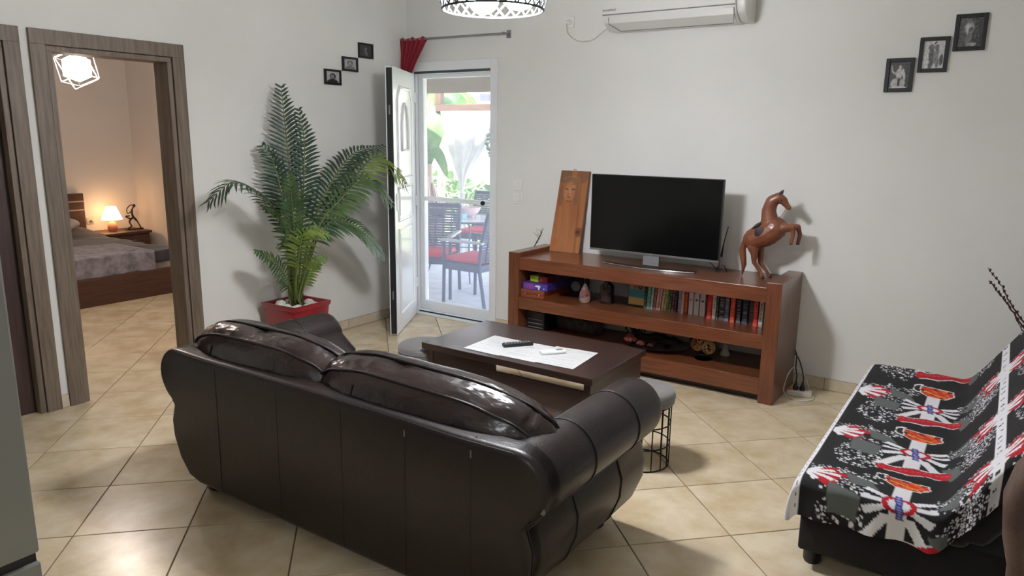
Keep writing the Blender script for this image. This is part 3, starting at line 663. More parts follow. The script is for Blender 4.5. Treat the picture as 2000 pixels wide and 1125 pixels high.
def gp(u, v):
    c = (66, 52, 150)
    a = math.atan2(v*.22-.1, u-.28); 
    if abs(u-.28) < .26: c = mix(c, (214, 84, 150), .8*ell(u, v, .27, .5, .24, .45)*(.5+.5*math.sin(u*90+v*6)))
    c = mix(c, (40, 60, 130), .6*ell(u, v, .62, .5, .1, .6)); c = mix(c, (235, 240, 225), ell(u, v, .62, .62, .12, .16)); c = mix(c, (235, 240, 225), ell(u, v, .66, .35, .03, .35))
    c = mix(c, (190, 200, 240), ell(u, v, .87, .3, .025, .12)); c = mix(c, (130, 80, 180), .6 if v > .9 or v < .08 else 0); return c
gbox('game_box', 'violet board game box with pink print on top of the wooden case', 'box', 1.582, 1.80, -.485, -.10, MID+.0625, MID+.114, mat('violet_carton', (62, 44, 120), .4), gp)
def yg(u, v):
    c = (170, 196, 30) if u < .98 else (120, 20, 40)
    c = mix(c, (220, 224, 190), .7*ell(u, v, .75, .1, .2, .12)); c = mix(c, (98, 130, 30), .6*ell(u, v, .4, .6, .25, .12)); return c
gbox('card_box', 'small lime green card game box on the violet box', 'box', 1.612, 1.687, -.43, -.30, MID+.1145, MID+.160, mat('lime_carton', (168, 190, 40), .4), yg)
gbox('card_box', 'small dark red card game box right of the lime green one', 'box', 1.690, 1.765, -.43, -.30, MID+.1145, MID+.162, mat('maroon_carton', (110, 20, 32), .4), lambda u, v: mix((110, 18, 34), (190, 60, 60), ell(u, v, .25, .4, .1, .3)))
t = thing('speaker', 'black box speaker on the shelf behind the game boxes', 'speaker', (1.87, -.12, MID)); obj('cabinet', rbox(-.06, .06, -.06, .06, 0, .13, .006), M['blackp'], t); 
bm = NB(); lathe(bm, [(.04, 0), (.035, .003), (.01, -.004), (0, -.003)], n=24); bmesh.ops.transform(bm, matrix=Matrix.Translation((0, -.061, .065)) @ Matrix.Rotation(R(90), 4, 'X'), verts=bm.verts); obj('cone', bm, M['greyp'], t, smooth=60)
# sand bottle
t = thing('sand_bottle', 'teardrop glass bottle of layered pink sand on the shelf', 'bottle', (2.06, -.38, MID))
prf = [(0, .001), (.034, .001), (.040, .015), (.043, .045), (.038, .075), (.022, .11), (.010, .14), (.006, .175), (.007, .188)]
pf2 = [(max(0, r-.002), z+.001) for r, z in prf[:-2]]
bm = NB(); lathe(bm, prf, n=28); obj('glass_body', bm, M['glassb'], t, smooth=180)
def sand(u, v):
    c = mix((206, 168, 152), (216, 190, 170), .5+.5*math.sin(v*40)); c = mix(c, (196, 128, 122), sm(.35, .5, v+.06*math.sin(u*25))); c = mix(c, (104, 120, 150), .8*ell(u % .5, v, .2, .42, .1, .07)); c = mix(c, (120, 70, 80), .6*ell((u+.3) % .5, v, .2, .5, .06, .05))
    return mix(c, (224, 212, 206), sm(.7, .8, v))
def sp(u, v):
    k = v*(len(pf2)-2)+1; i = min(int(k), len(pf2)-2); f_ = k-i; r = pf2[i][0]*(1-f_)+pf2[i+1][0]*f_; z = pf2[i][1]*(1-f_)+pf2[i+1][1]*f_
    return (r*math.cos(2*PI*u), r*math.sin(2*PI*u), z)
grid_print('sand_filling', 48, 30, sp, sand, print_mat('sand_print', .9), t)
bm = NB(); lathe(bm, [(.006, .178), (.009, .182), (.009, .196), (0, .198)], n=14); obj('stopper', bm, mat('cork', (150, 110, 80), .8), t, smooth=40)
t = thing('square_bottle', 'dark brown square glass bottle standing on the shelf', 'bottle', (2.205, -.31, MID))
bm = NB(); pr_ = [(-.047, 0), (.047, 0), (.047, .125), (.036, .145), (.017, .152), (.017, .168), (-.017, .168), (-.017, .152), (-.036, .145), (-.047, .125)]
prism(bm, pr_, 'y', -.03, .03); obj('bottle_body', bev(bm, .005, 2), mat('dark_brown_glass', (40, 26, 24), .15, coat=.6, var=.2), t, smooth=35)
obj('cap', rbox(-.014, .014, -.014, .014, .168, .195, .003), M['blackp'], t)
grid_print('label', 20, 20, lambda u, v: (-.03+.06*u, -.0312, .02+.085*v), lambda u, v: mix((58, 40, 38), (104, 82, 70), .5*ell(u, v, .5, .6, .3, .3)*(.5+.5*math.sin(v*30))), print_mat('label_print', .5), t)
# picture-cover box/plaque
def cov(u, v):
    c = mix((206, 172, 120), (70, 140, 146), sm(.28, .36, v)); c = mix(c, (176, 160, 132), sm(.62, .72, v))
    c = mix(c, (224, 178, 80), ell(u, v, .5, .12, .5, .13)*(.6+.4*math.sin(u*30))); c = mix(c, (192, 96, 80), ell(u, v, .38, .8, .12, .1)); c = mix(c, (66, 48, 44), ell(u, v, .72, .82, .16, .14)-.6*ell(u, v, .72, .82, .08, .07))
    return c
t = thing('picture_book', 'book with turquoise beach cover facing out, left of the row', 'book', (2.42, -.262, MID)); 
obj('cover_block', rbox(-.068, .068, 0, .03, .002, .186, .002), mat('olive_cover', (70, 62, 44), .5), t)
grid_print('cover_print', 40, 50, lambda u, v: (-.062+.124*u, -.0012, .012+.168*v), cov, print_mat('book_print', .35, coat=.3), t)
# ------------------------------------------------------------------ row of books
bk = [ # x0, x1 (spine), y front, height, lean, colour, accent, label
 (2.488, 2.508, -.285, .180, .03, (30, 46, 44), (150, 170, 160), 'black green paperback with pale lettering, first in the row'),
 (2.510, 2.536, -.285, .190, .04, (104, 168, 148), (190, 220, 200), 'mint green paperback near the left of the row'),
 (2.538, 2.556, -.285, .190, .05, (150, 196, 176), (230, 235, 220), 'pale green paperback beside the mint green one'),
 (2.558, 2.576, -.280, .182, .07, (150, 66, 60), (236, 180, 160), 'leaning brick red paperback right of the pale green one'),
 (2.578, 2.594, -.280, .182, .08, (216, 168, 150), (240, 225, 210), 'leaning pale pink paperback in the book row'),
 (2.596, 2.612, -.280, .182, .09, (196, 140, 124), (250, 240, 220), 'leaning salmon paperback in the middle of the slanting group'),
 (2.614, 2.630, -.275, .184, .10, (232, 196, 168), (180, 90, 60), 'leaning cream and orange paperback in the slanting group'),
 (2.632, 2.648, -.270, .184, .10, (206, 190, 96), (70, 90, 50), 'leaning yellow paperback in the slanting group'),
 (2.650, 2.666, -.270, .182, .10, (52, 94, 66), (190, 180, 90), 'leaning green paperback with yellow flecks'),
 (2.668, 2.684, -.270, .182, .09, (38, 74, 52), (200, 190, 120), 'leaning dark green paperback, last green one to the right'),
 (2.688, 2.706, -.270, .182, .07, (92, 44, 50), (190, 160, 150), 'leaning dark wine red paperback'),
 (2.708, 2.728, -.272, .180, .05, (62, 34, 38), (130, 100, 100), 'nearly black maroon paperback beside the wine red one'),
 (2.738, 2.758, -.272, .178, .02, (164, 166, 190), (90, 96, 120), 'greyish lilac paperback in the middle of the row'),
 (2.760, 2.782, -.272, .178, .01, (226, 158, 130), (240, 200, 180), 'peach coloured paperback beside the lilac one'),
 (2.786, 2.804, -.265, .178, .01, (222, 100, 40), (40, 40, 60), 'orange paperback with a dark foot'),
 (2.812, 2.844, -.262, .178, .0, (216, 206, 204), (190, 110, 170), 'white paperback with a small pink emblem, first of three'),
 (2.850, 2.886, -.262, .178, .0, (216, 206, 204), (70, 60, 60), 'white paperback with dark emblem between two white ones'),
 (2.892, 2.930, -.262, .176, .0, (212, 202, 200), (60, 54, 54), 'white paperback with dark emblem, right of the three'),
 (2.956, 2.988, -.300, .180, .02, (206, 30, 34), (240, 120, 100), 'bright red paperback right of the white trio'),
 (2.992, 3.016, -.300, .182, .01, (222, 214, 196), (130, 120, 96), 'cream paperback with olive lettering'),
 (3.022, 3.032, -.295, .182, .01, (30, 28, 30), (230, 230, 230), 'thin black paperback with white marks'),
 (3.036, 3.074, -.290, .180, .0, (48, 44, 48), (180, 176, 176), 'thick charcoal paperback right of the thin black one'),
 (3.078, 3.108, -.300, .178, .0, (86, 84, 94), (170, 170, 180), 'slate grey paperback with a pale foot'),
 (3.120, 3.150, -.315, .184, .0, (214, 74, 50), (236, 130, 100), 'orange red paperback standing proud between dark ones'),
 (3.156, 3.186, -.300, .174, .0, (30, 28, 40), (200, 200, 200), 'black paperback with pale lettering near the right end'),
 (3.192, 3.230, -.290, .174, .0, (34, 32, 44), (180, 180, 190), 'black paperback with a white band near the right end'),
 (3.234, 3.268, -.280, .172, .0, (44, 34, 38), (120, 96, 96), 'dark brown paperback behind the red one at right'),
 (3.274, 3.302, -.320, .180, .0, (210, 44, 38), (240, 120, 90), 'red paperback second from the right end of the row'),
 (3.308, 3.334, -.322, .184, .02, (214, 208, 194), (110, 106, 96), 'cream paperback at the right end of the row'),
]
for i, (a, b, yf, h, ln, c, ac, lab) in enumerate(bk):
    w_ = (b-a)-.0012
    t = thing('paperback_book', lab, 'book', ((a+b)/2, yf, MID+.0005), group='paperbacks on the middle shelf')
    cm = mat('book_cover_%d_%d_%d' % c, c, .38, var=.05, vs=60, coat=.2); pm = mat('book_pages', (206, 196, 176), .9)
    sh = Matrix.Identity(4); sh[0][2] = ln*1.0
    bm = NB(); 
    for q in ((-w_/2, -w_/2+.0012, 0, .13, 0, h), (w_/2-.0012, w_/2, 0, .13, 0, h), (-w_/2, w_/2, -.0015, .0015, 0, h)): box(bm, *q)
    bmesh.ops.transform(bm, matrix=sh, verts=bm.verts); obj('cover', bm, cm, t)
    bm = NB(); box(bm, -w_/2+.0013, w_/2-.0013, .0016, .127, .003, h-.003); bmesh.ops.transform(bm, matrix=sh, verts=bm.verts); obj('pages', bm, pm, t)
    rs = random.Random(i*7+1); ttl = [rs.random() for _ in range(60)]
    def sf(u, v, c=c, ac=ac, ttl=ttl, i=i):
        if i in (15, 16, 17): return mix(c, ac, sm(.0, .02, (.055-abs(v-.6))-abs(u-.5)*.16+.02*(v-.6 < 0)) if abs(v-.6) < .06 else (.25 if .2 < v < .45 and abs(u-.5) < .12 and ttl[int(v*55) % 60] > .45 else 0))
        if .12 < v < .86 and .2 < u < .8 and ttl[int(v*38) % 60] > .42+.25*ttl[(int(v*38)*3+int(u*5)) % 60]: return mix(c, ac, .62)
        if v < .09: return mix(c, ac, .55)
        return c
    grid_print('spine_print', 8, 56, lambda u, v: ((-w_/2+w_*u)+ln*(h*v), -.0022, h*v), sf, print_mat('spine_print', .38, coat=.25), t)

# ------------------------------------------------------------------ bottom shelf
t = thing('router_box', 'black media box at the left end of the bottom shelf', 'box', (1.655, -.3, BOT)); obj('case', rbox(-.075, .085, -.12, .14, 0, .155, .004), M['blackp'], t)
for k in range(3): obj('vent', rbox(-.06, .07, -.1215, -.119, .03+.03*k, .036+.03*k, 0), M['greyp'], t)
random.seed(8)
t = thing('stone_log', 'dark grey rough bark covered log lying on the bottom shelf', 'log', (1.935, -.21, BOT))
bm = NB(); n = 26; rows = []
for i in range(19):
    x = -.17+.34*i/18; row = []
    for j in range(n):
        a = 2*PI*j/n; r = .068*(1+.1*noise.noise(Vector((x*18, math.cos(a)*2.2, math.sin(a)*2.2)))+.06*noise.noise(Vector((x*60, math.cos(a)*8, math.sin(a)*8))))
        row.append(bm.verts.new((x, math.cos(a)*r*.95, .068+math.sin(a)*r)))
    rows.append(row)
for p, q in zip(rows, rows[1:]):
    for j in range(n): bm.faces.new((p[j], p[(j+1) % n], q[(j+1) % n], q[j]))
bm.faces.new(rows[0]); bm.faces.new(rows[-1][::-1])
obj('bark', bm, mat('dark_bark', (44, 42, 40), .85, rgb2=(76, 70, 60), vs=22, bump=.6, bs=60), t, smooth=60)
bm = NB(); lathe(bm, [(0, 0), (.058, 0), (.06, .004), (0, .006)], n=22); bmesh.ops.transform(bm, matrix=Matrix.Translation((.17, 0, .068)) @ Matrix.Rotation(R(90), 4, 'Y'), verts=bm.verts); obj('cut_end', bm, mat('log_end', (84, 80, 78), .8, vs=30, var=.3), t)
# dish with dried flowers
t = thing('flower_dish', 'shallow black dish filled with dark dried flowers on the bottom shelf', 'dish', (2.60, -.27, BOT))
bm = NB(); lathe(bm, [(0, .0), (.06, 0), (.12, .008), (.215, .03), (.22, .034), (.20, .03), (.1, .014), (0, .012)], n=40); bmesh.ops.transform(bm, matrix=Matrix.Diagonal((1.05, .85, 1, 1)), verts=bm.verts); obj('dish', bm, mat('black_gloss_dish', (20, 18, 20), .15, coat=.5), t, smooth=60)
cols = [mat('dried_dark', (38, 26, 26), .9), mat('dried_green', (34, 38, 28), .9), mat('dried_brown', (64, 44, 34), .9), mat('dried_wine', (70, 30, 32), .9)]
for k in range(46):
    a = random.uniform(0, 6.28); r_ = random.uniform(0, .155); x, y = r_*math.cos(a)*1.1, r_*math.sin(a)*.75
    z = .035+.06*(1-(r_/.17)**2)*random.uniform(.5, 1); bm = NB(); s = random.uniform(.016, .03)
    for p in range(7):
        aa = 2*PI*p/7; v = ball(bm, (x+.6*s*math.cos(aa), y+.6*s*math.sin(aa), z+.2*s), s*.6, (1, 1, .5), 1, .5, k+p)
    ball(bm, (x, y, z+.4*s), s*.5, (1, 1, .8), 1)
    obj('dried_flower', bm, cols[k % 4], t, smooth=80)
for (x, y, z, s, c) in ((-.155, -.12, .075, .04, (128, 56, 46)), (-.07, -.13, .055, .026, (112, 46, 46)), (.0, -.12, .05, .02, (80, 34, 36))):
    bm = NB()
    for L in range(3):
        for p in range(6+L):
            aa = 2*PI*p/(6+L)+L; rr_ = s*(.3+.28*L); ball(bm, (x+rr_*math.cos(aa), y+rr_*.8*math.sin(aa), z+s*(.4-.3*L)), s*.42, (1, 1, 1.1), 1, .4, p+L)
    obj('dried_rose', bm, mat('rose_%d' % c[1], c, .85, var=.2, vs=40), t, smooth=80)
bm = NB()
for k in range(26):
    a = random.uniform(0, 6.28); p = Vector((-.17+random.uniform(-.02, .06), random.uniform(-.06, .04), .04)); q = p+Vector((random.uniform(-.07, .02), random.uniform(-.02, .02), random.uniform(.02, .1))); tube(bm, [p, q], [.004, .001], 4)
    ball(bm, q, .008, (1, 1, 1.4), 1, .5, k)
obj('dark_sprigs', bm, mat('sprig', (16, 20, 18), .9), t)
# glass bowl with woven balls
t = thing('glass_bowl', 'footed glass bowl filled with woven rattan balls', 'bowl', (2.965, -.33, BOT))
bm = NB(); lathe(bm, [(0, 0), (.058, 0), (.06, .006), (.03, .016), (.018, .026), (.03, .036), (.07, .055), (.098, .09), (.104, .13), (.094, .162), (.091, .161), (.1, .13), (.094, .092), (.067, .059), (.03, .042), (0, .04)], n=40); obj('bowl', bm, M['glassb'], t, smooth=180)
def woven(c, r, sd):
    rn = random.Random(sd); bm = NB()
    for k in range(18):
        ax = Vector((rn.gauss(0, 1), rn.gauss(0, 1), rn.gauss(0, 1))).normalized(); p = ax.orthogonal().normalized(); q = ax.cross(p); off = rn.uniform(-.35, .35)*r; r2 = math.sqrt(r*r-off*off)
        tube(bm, [Vector(c)+ax*off+(p*math.cos(a)+q*math.sin(a))*r2 for a in [2*PI*i/20 for i in range(20)]], .0023, 4, closed=True)
    return bm
for k, (c, r, col) in enumerate((((-.045, -.02, .095), .04, (206, 150, 96)), ((.04, -.025, .09), .042, (212, 176, 120)), ((.0, .04, .1), .04, (150, 96, 60)), ((-.02, -.03, .15), .034, (200, 130, 90)), ((.055, .02, .145), .034, (58, 44, 32)), ((.01, .0, .072), .03, (80, 56, 38)))):
    tag(obj('rattan_ball', woven((2.965+c[0], -.33+c[1], BOT+c[2]), r, k), mat('rattan_%d' % k, col, .7)), ['tan rattan ball at lower left in the glass bowl', 'pale straw rattan ball at lower right in the glass bowl', 'brown rattan ball at the back of the glass bowl', 'copper rattan ball on top left in the glass bowl', 'dark rattan ball on top right in the glass bowl', 'small dark brown rattan ball at the bottom of the bowl'][k], 'ball', 'rattan balls in the glass bowl')
t = thing('seashell', 'pale conical shell standing behind the glass bowl', 'shell', (3.055, -.15, BOT)); bm = NB(); lathe(bm, [(.036, 0), (.03, .02), (.022, .035), (.019, .05), (.01, .075), (0, .1)], n=16); obj('shell', bm, mat('pale_shell', (196, 184, 156), .6), t, smooth=50)
bm = NB(); tube(bm, spline([(2.26, -.02, .35), (2.29, -.03, .3), (2.36, -.05, .2), (2.42, -.08, .168)], 5), .003, 5); tag(obj('power_cable', bm, M['blackp']), 'thin black cable hanging behind the dried flower dish', 'cable')
bm = NB(); tube(bm, spline([(3.30, -.02, .35), (3.305, -.02, .25), (3.30, -.03, .165)], 5), .003, 5); tag(obj('power_cable', bm, M['blackp']), 'thin black cable hanging at the right end of the bottom shelf', 'cable')
# ------------------------------------------------------------------ power strip on the floor
t = thing('power_strip', 'cream power strip with a red switch on the floor by the unit', 'power strip', (3.585, -.235, 0), R(14))
obj('housing', rbox(-.075, .075, -.026, .026, 0, .038, .009, 3), M['creamp'], t, smooth=40)
obj('switch', rbox(-.07, -.048, -.014, .014, .038, .046, .002), M['redp'], t)
for k in (0, 1, 2):
    bm = NB(); lathe(bm, [(.019, .0385), (.019, .04), (.015, .0402), (.014, .036), (0, .036)], (-.025+.042*k, 0, 0), 18); obj('outlet', bm, M['creamp'], t, smooth=40)
for k in (0, 1):
    bm = NB(); lathe(bm, [(.017, .04), (.018, .06), (.009, .075), (.005, .10)], n=12); p = (3.56+.04*k, -.24+.012*k, 0); tube(bm, [(0, 0, .09), (0, .01, .13)], .004, 6)
    t2 = thing('plug', ['black plug in the power strip beside its red switch', 'second black plug in the power strip, towards the skirting'][k], 'plug', p, group='plugs in the power strip'); obj('plug_body', bm, M['blackp'], t2, smooth=40)
bm = NB(); tube(bm, spline([(3.56, -.23, .13), (3.535, -.17, .17), (3.51, -.06, .22), (3.47, -.006, .27)], 6), .004, 6); tube(bm, spline([(3.60, -.228, .13), (3.57, -.15, .16), (3.52, -.05, .2), (3.47, -.007, .23)], 6), .004, 6)
tag(obj('black_cords', bm, M['blackp'], smooth=60), 'two black cords rising from the power strip behind the unit', 'cord')
bm = NB(); tube(bm, spline([(3.655, -.22, .02), (3.68, -.26, .006), (3.64, -.33, .005), (3.56, -.335, .005), (3.50, -.29, .03), (3.49, -.2, .10), (3.525, -.15, .165), (3.58, -.13, .12), (3.62, -.15, .05), (3.60, -.1, .006), (3.52, -.03, .006)], 7), .0042, 6)
tag(obj('strip_cord', bm, M['creamp'], smooth=60), 'cream cord looped around the power strip on the floor', 'cord')
# ------------------------------------------------------------------ coffee table and what lies on it
t = thing('coffee_table', 'low dark wenge coffee table in front of the sofa', 'coffee table', (2.33, -1.51, 0))
TX0, TX1, TY0, TY1, TZ = 1.75, 2.905, -1.845, -1.175, .42
obj('table_top', rbox(TX0, TX1, TY0, TY1, TZ-.038, TZ, .002), M['wenge'], t, world=True)
obj('leg_panel', rbox(TX0+.03, TX0+.07, TY0+.02, TY1-.02, 0, TZ-.038, .002), M['wenge'], t, world=True)
obj('front_panel', rbox(TX0+.07, 2.27, TY0+.025, TY0+.045, .05, TZ-.038, .002), M['wenge'], t, world=True)
obj('leg_panel', rbox(2.845, 2.885, TY0+.02, TY1-.02, 0, TZ-.038, .002), M['wenge'], t, world=True)
obj('front_panel', rbox(2.27, 2.845, TY0+.025, TY0+.045, .05, .332, .002), M['wenge'], t, world=True)
def sheet(lab, c, sd):
    rn = random.Random(sd)
    P = [Vector((*q, TZ+.0015)) for q in c]
    t = thing('paper_sheet', lab, 'paper', tuple(sum(P, Vector())/4), group='paper sheets on the coffee table')
    L = [rn.random() for _ in range(200)]
    def f(u, v):
        if .08 < u < .92 and .08 < v < .92 and int(v*36) % 2 and L[int(v*36)] > .3 and u < .5+.45*L[int(v*36)+50] and L[(int(u*40)+int(v*36)*7) % 200] > .25: return (190, 193, 196)
        return (212, 214, 214)
    def p(u, v): return P[0].lerp(P[1], u).lerp(P[3].lerp(P[2], u), v)+Vector((0, 0, .0012*noise.noise(Vector((u*3, v*3, sd)))+.001))
    o = grid_print('sheet', 44, 60, p, f, print_mat('paper_print', .45, coat=.2), t, world=True)
sheet('left paper sheet under the black remote', [(2.03, -1.795), (2.285, -1.80), (2.31, -1.475), (2.02, -1.465)], 1)
sheet('middle paper sheet overlapped by the white remote', [(2.255, -1.79), (2.515, -1.785), (2.52, -1.46), (2.30, -1.465)], 2)
sheet('right paper sheet nearest the table end', [(2.50, -1.775), (2.745, -1.765), (2.715, -1.415), (2.45, -1.44)], 3)
t = thing('remote_control', 'black remote control lying on the left paper sheet', 'remote control', (2.262, -1.572, TZ+.004), R(52))
obj('body', rbox(-.092, .092, -.022, .022, 0, .02, .006, 3), M['blackp'], t, smooth=40)
for i in range(9):
    for j in range(3): obj('button', rbox(-.082+.0185*i, -.072+.0185*i, -.016+.012*j, -.008+.012*j, .019, .0225, .001, 1), M['greyp'], t)
t = thing('white_remote', 'small white air conditioner remote lying on the right papers', 'remote control', (2.508, -1.578, TZ+.004), R(52))
obj('body', rbox(-.075, .075, -.025, .025, 0, .018, .007, 3), M['whitep'], t, smooth=40); obj('display', rbox(.02, .06, -.014, .014, .0175, .0188, .001, 1), M['greyp'], t)

# ------------------------------------------------------------------ wire stools with upholstered seats
def stool(lab, x, y, h, rt, rb):
    t = thing('wire_stool', lab, 'stool', (x, y, 0), 0, 'round stools beside the coffee table')
    bm = NB(); lathe(bm, [(0, h-.075), (rt-.006, h-.075), (rt, h-.068), (rt+.002, h-.04), (rt, h-.014), (rt-.014, h-.002), (rt*.6, h+.003), (0, h+.004)], n=48); obj('seat_pad', bm, M['greyfab'], t, smooth=50)
    bm = NB(); tube(bm, [((rt+.001)*math.cos(2*PI*k/48), (rt+.001)*math.sin(2*PI*k/48), h-.036) for k in range(48)], .003, 5, closed=True); obj('piping', bm, M['greyfab'], t)
    for z in (.004, (h-.08)*.36, (h-.08)*.7, h-.082):
        bm = NB(); tube(bm, [(rb*math.cos(2*PI*k/40), rb*math.sin(2*PI*k/40), z) for k in range(40)], .0035, 6, closed=True); obj('wire_ring', bm, M['blackmetal'], t)
    for k in range(16):
        a = 2*PI*k/16; bm = NB(); tube(bm, [(rb*math.cos(a), rb*math.sin(a), .004), (rb*math.cos(a), rb*math.sin(a), h-.08)], .003, 6); obj('wire_rod', bm, M['blackmetal'], t)
stool('grey round stool left of the coffee table, towards the open door', 1.655, -1.70, .365, .17, .135)
stool('grey round wire stool behind the right arm of the sofa', 3.15, -1.745, .405, .155, .14)

# ------------------------------------------------------------------ leather sofa
SX, SYB, SYF = 2.45, -3.28, -2.36
t = thing('leather_sofa', 'dark brown leather sofa with scroll arms seen from behind', 'sofa', (SX, -2.83, 0))
def sgn(poly, s): return [(SX+s*x, z) for x, z in poly]
outer = [(.80, .055), (.88, .075), (.945, .15), (.985, .25), (.99, .33), (.965, .405), (.995, .43)]
cR = (.93, .55, .125)
roll_ = [(cR[0]+cR[2]*math.cos(a), cR[1]+cR[2]*math.sin(a)) for a in [R(-60+150*k/14) for k in range(15)]]
half = outer[:-1]+roll_
# back panel: outline with scroll ends, softly bowed top
topn = 9; xs = roll_[-1][0]
top = [(xs-(2*xs)*k/topn, .668+.010*math.sin(PI*k/topn)) for k in range(1, topn)]
poly = [(SX+x, z) for x, z in half]+[(SX+x, z) for x, z in top]+[(SX-x, z) for x, z in half[::-1]]
bm = NB(); prism(bm, poly, 'y', SYB, SYB+.085)
bmesh.ops.recalc_face_normals(bm, faces=bm.faces[:])
es = [e for e in bm.edges if len(e.link_faces) == 2 and e.calc_face_angle(0) > R(60) and all(abs(v.co.y-SYB) < 1e-4 for v in e.verts)]
bmesh.ops.bevel(bm, geom=es, offset=.028, segments=5, affect='EDGES', profile=.5)
obj('back_panel', bm, M['leather'], t, smooth=50, world=True)
def sofa_arm(s):
    inner = [(.70, .50), (.70, .06)]
    pl = outer[:-1]+roll_+[(cR[0]+cR[2]*math.cos(a), cR[1]+cR[2]*math.sin(a)) for a in [R(100+70*k/6) for k in range(7)]]+inner
    bm = NB(); rows = []
    ys = [SYB+.03, SYB+.3, SYB+.6, SYF-.06, SYF-.03, SYF-.012, SYF]
    ins = [0, 0, 0, 0, .004, .014, .034]
    cxx = sum(p[0] for p in pl)/len(pl); czz = .4
    for y, k in zip(ys, ins):
        rows.append([bm.verts.new((SX+s*(x+(cR[0]-.03-x)*k*3), y, z+(max(.3, min(.55, z))-z)*k*3)) for x, z in pl])
    n = len(pl)
    for p, q in zip(rows, rows[1:]):
        for j in range(n): bm.faces.new((p[j], p[(j+1) % n], q[(j+1) % n], q[j]))
    bm.faces.new(rows[0]); bm.faces.new(rows[-1][::-1]); return bm
for s in (-1, 1):
    a = obj('arm', sofa_arm(s), M['leather'], t, smooth=55, world=True)
    # seams around the roll, down the side panels and the crease below the roll
    for y in (SYB+.33, SYB+.68):
        bm = NB(); tube(bm, [(SX+s*(cR[0]+(cR[2]+.0012)*math.cos(q)), y, cR[1]+(cR[2]+.0012)*math.sin(q)) for q in [R(-58+218*k/26) for k in range(27)]], .0032, 6); obj('roll_seam', bm, M['seam'], a, world=False, smooth=60)
    for y in (SYB+.035, SYB+.33, SYB+.68):
        bm = NB(); tube(bm, [(SX+s*(x+.0015), y, z) for x, z in outer[:-1]], .0032, 6); obj('side_seam', bm, M['seam'], a, smooth=60)
    bm = NB(); tube(bm, [(SX+s*.968, SYB+.03, .408), (SX+s*.968, SYF-.03, .408)], .004, 6); obj('crease_piping', bm, M['seam'], a)
    bm = NB(); tube(bm, [(SX+s*(cR[0]+(cR[2]-.018)*math.cos(q)), SYF-.008, cR[1]+(cR[2]-.018)*math.sin(q)) for q in [2*PI*k/32 for k in range(32)]], .004, 6, closed=True); obj('front_piping', bm, M['seam'], a)
    for c in a.children:
        c.data.transform(t.matrix_basis.inverted())
# back seams: edge piping following the outline and vertical joints
bp_ = NB(); q = [(x, SYB+.010, z) for x, z in [((p[0]-SX)*.985+SX, (p[1]-.36)*.965+.36) for p in poly]]
tube(bp_, q, .0042, 6); obj('edge_piping', bp_, M['seam'], t, world=True, smooth=60)
for x in (-.62, -.22, .15, .47, .76):
    bm = NB(); tube(bm, [(SX+x, SYB-.0006, .075), (SX+x+.004, SYB-.0002, .64), (SX+x+.006, SYB+.03, .678)], .0012, 5); obj('back_seam', bm, M['seam'], t, world=True)
for x in (.47, .76):
    bm = NB(); tube(bm, [(SX+x+.004, SYB-.001, .612), (SX+x+.004, SYB-.001, .638)], .0026, 5); obj('worn_seam', bm, M['scuff'], t, world=True)
bm = NB(); ball(bm, (SX+1.035, SYB+.012, .50), .011, (1, .5, 1.2), 2, .5, 2); obj('worn_patch', bm, M['scuff'], t, world=True, smooth=180)
obj('seat_base', rbox(SX-.8, SX+.8, SYB+.1, SYF-.03, .06, .30, .02, 3), M['leather'], t, world=True, smooth=40)
for s in (-1, 1): obj('seat_cushion', rbox(SX+(-.725 if s < 0 else .003), SX+(-.003 if s < 0 else .725), SYB+.26, SYF+.01, .30, .45, .045, 4), M['leatherc'], t, world=True, smooth=60)
for x in (-.80, .80):
    for y in (SYB+.10, SYF-.10):
        bm = NB(); lathe(bm, [(0, 0), (.036, 0), (.048, .01), (.05, .03), (.042, .045), (.05, .065), (.05, .08), (0, .08)], (SX+x, y, 0), 24); obj('foot', bm, M['blackp'], t, world=True, smooth=50)

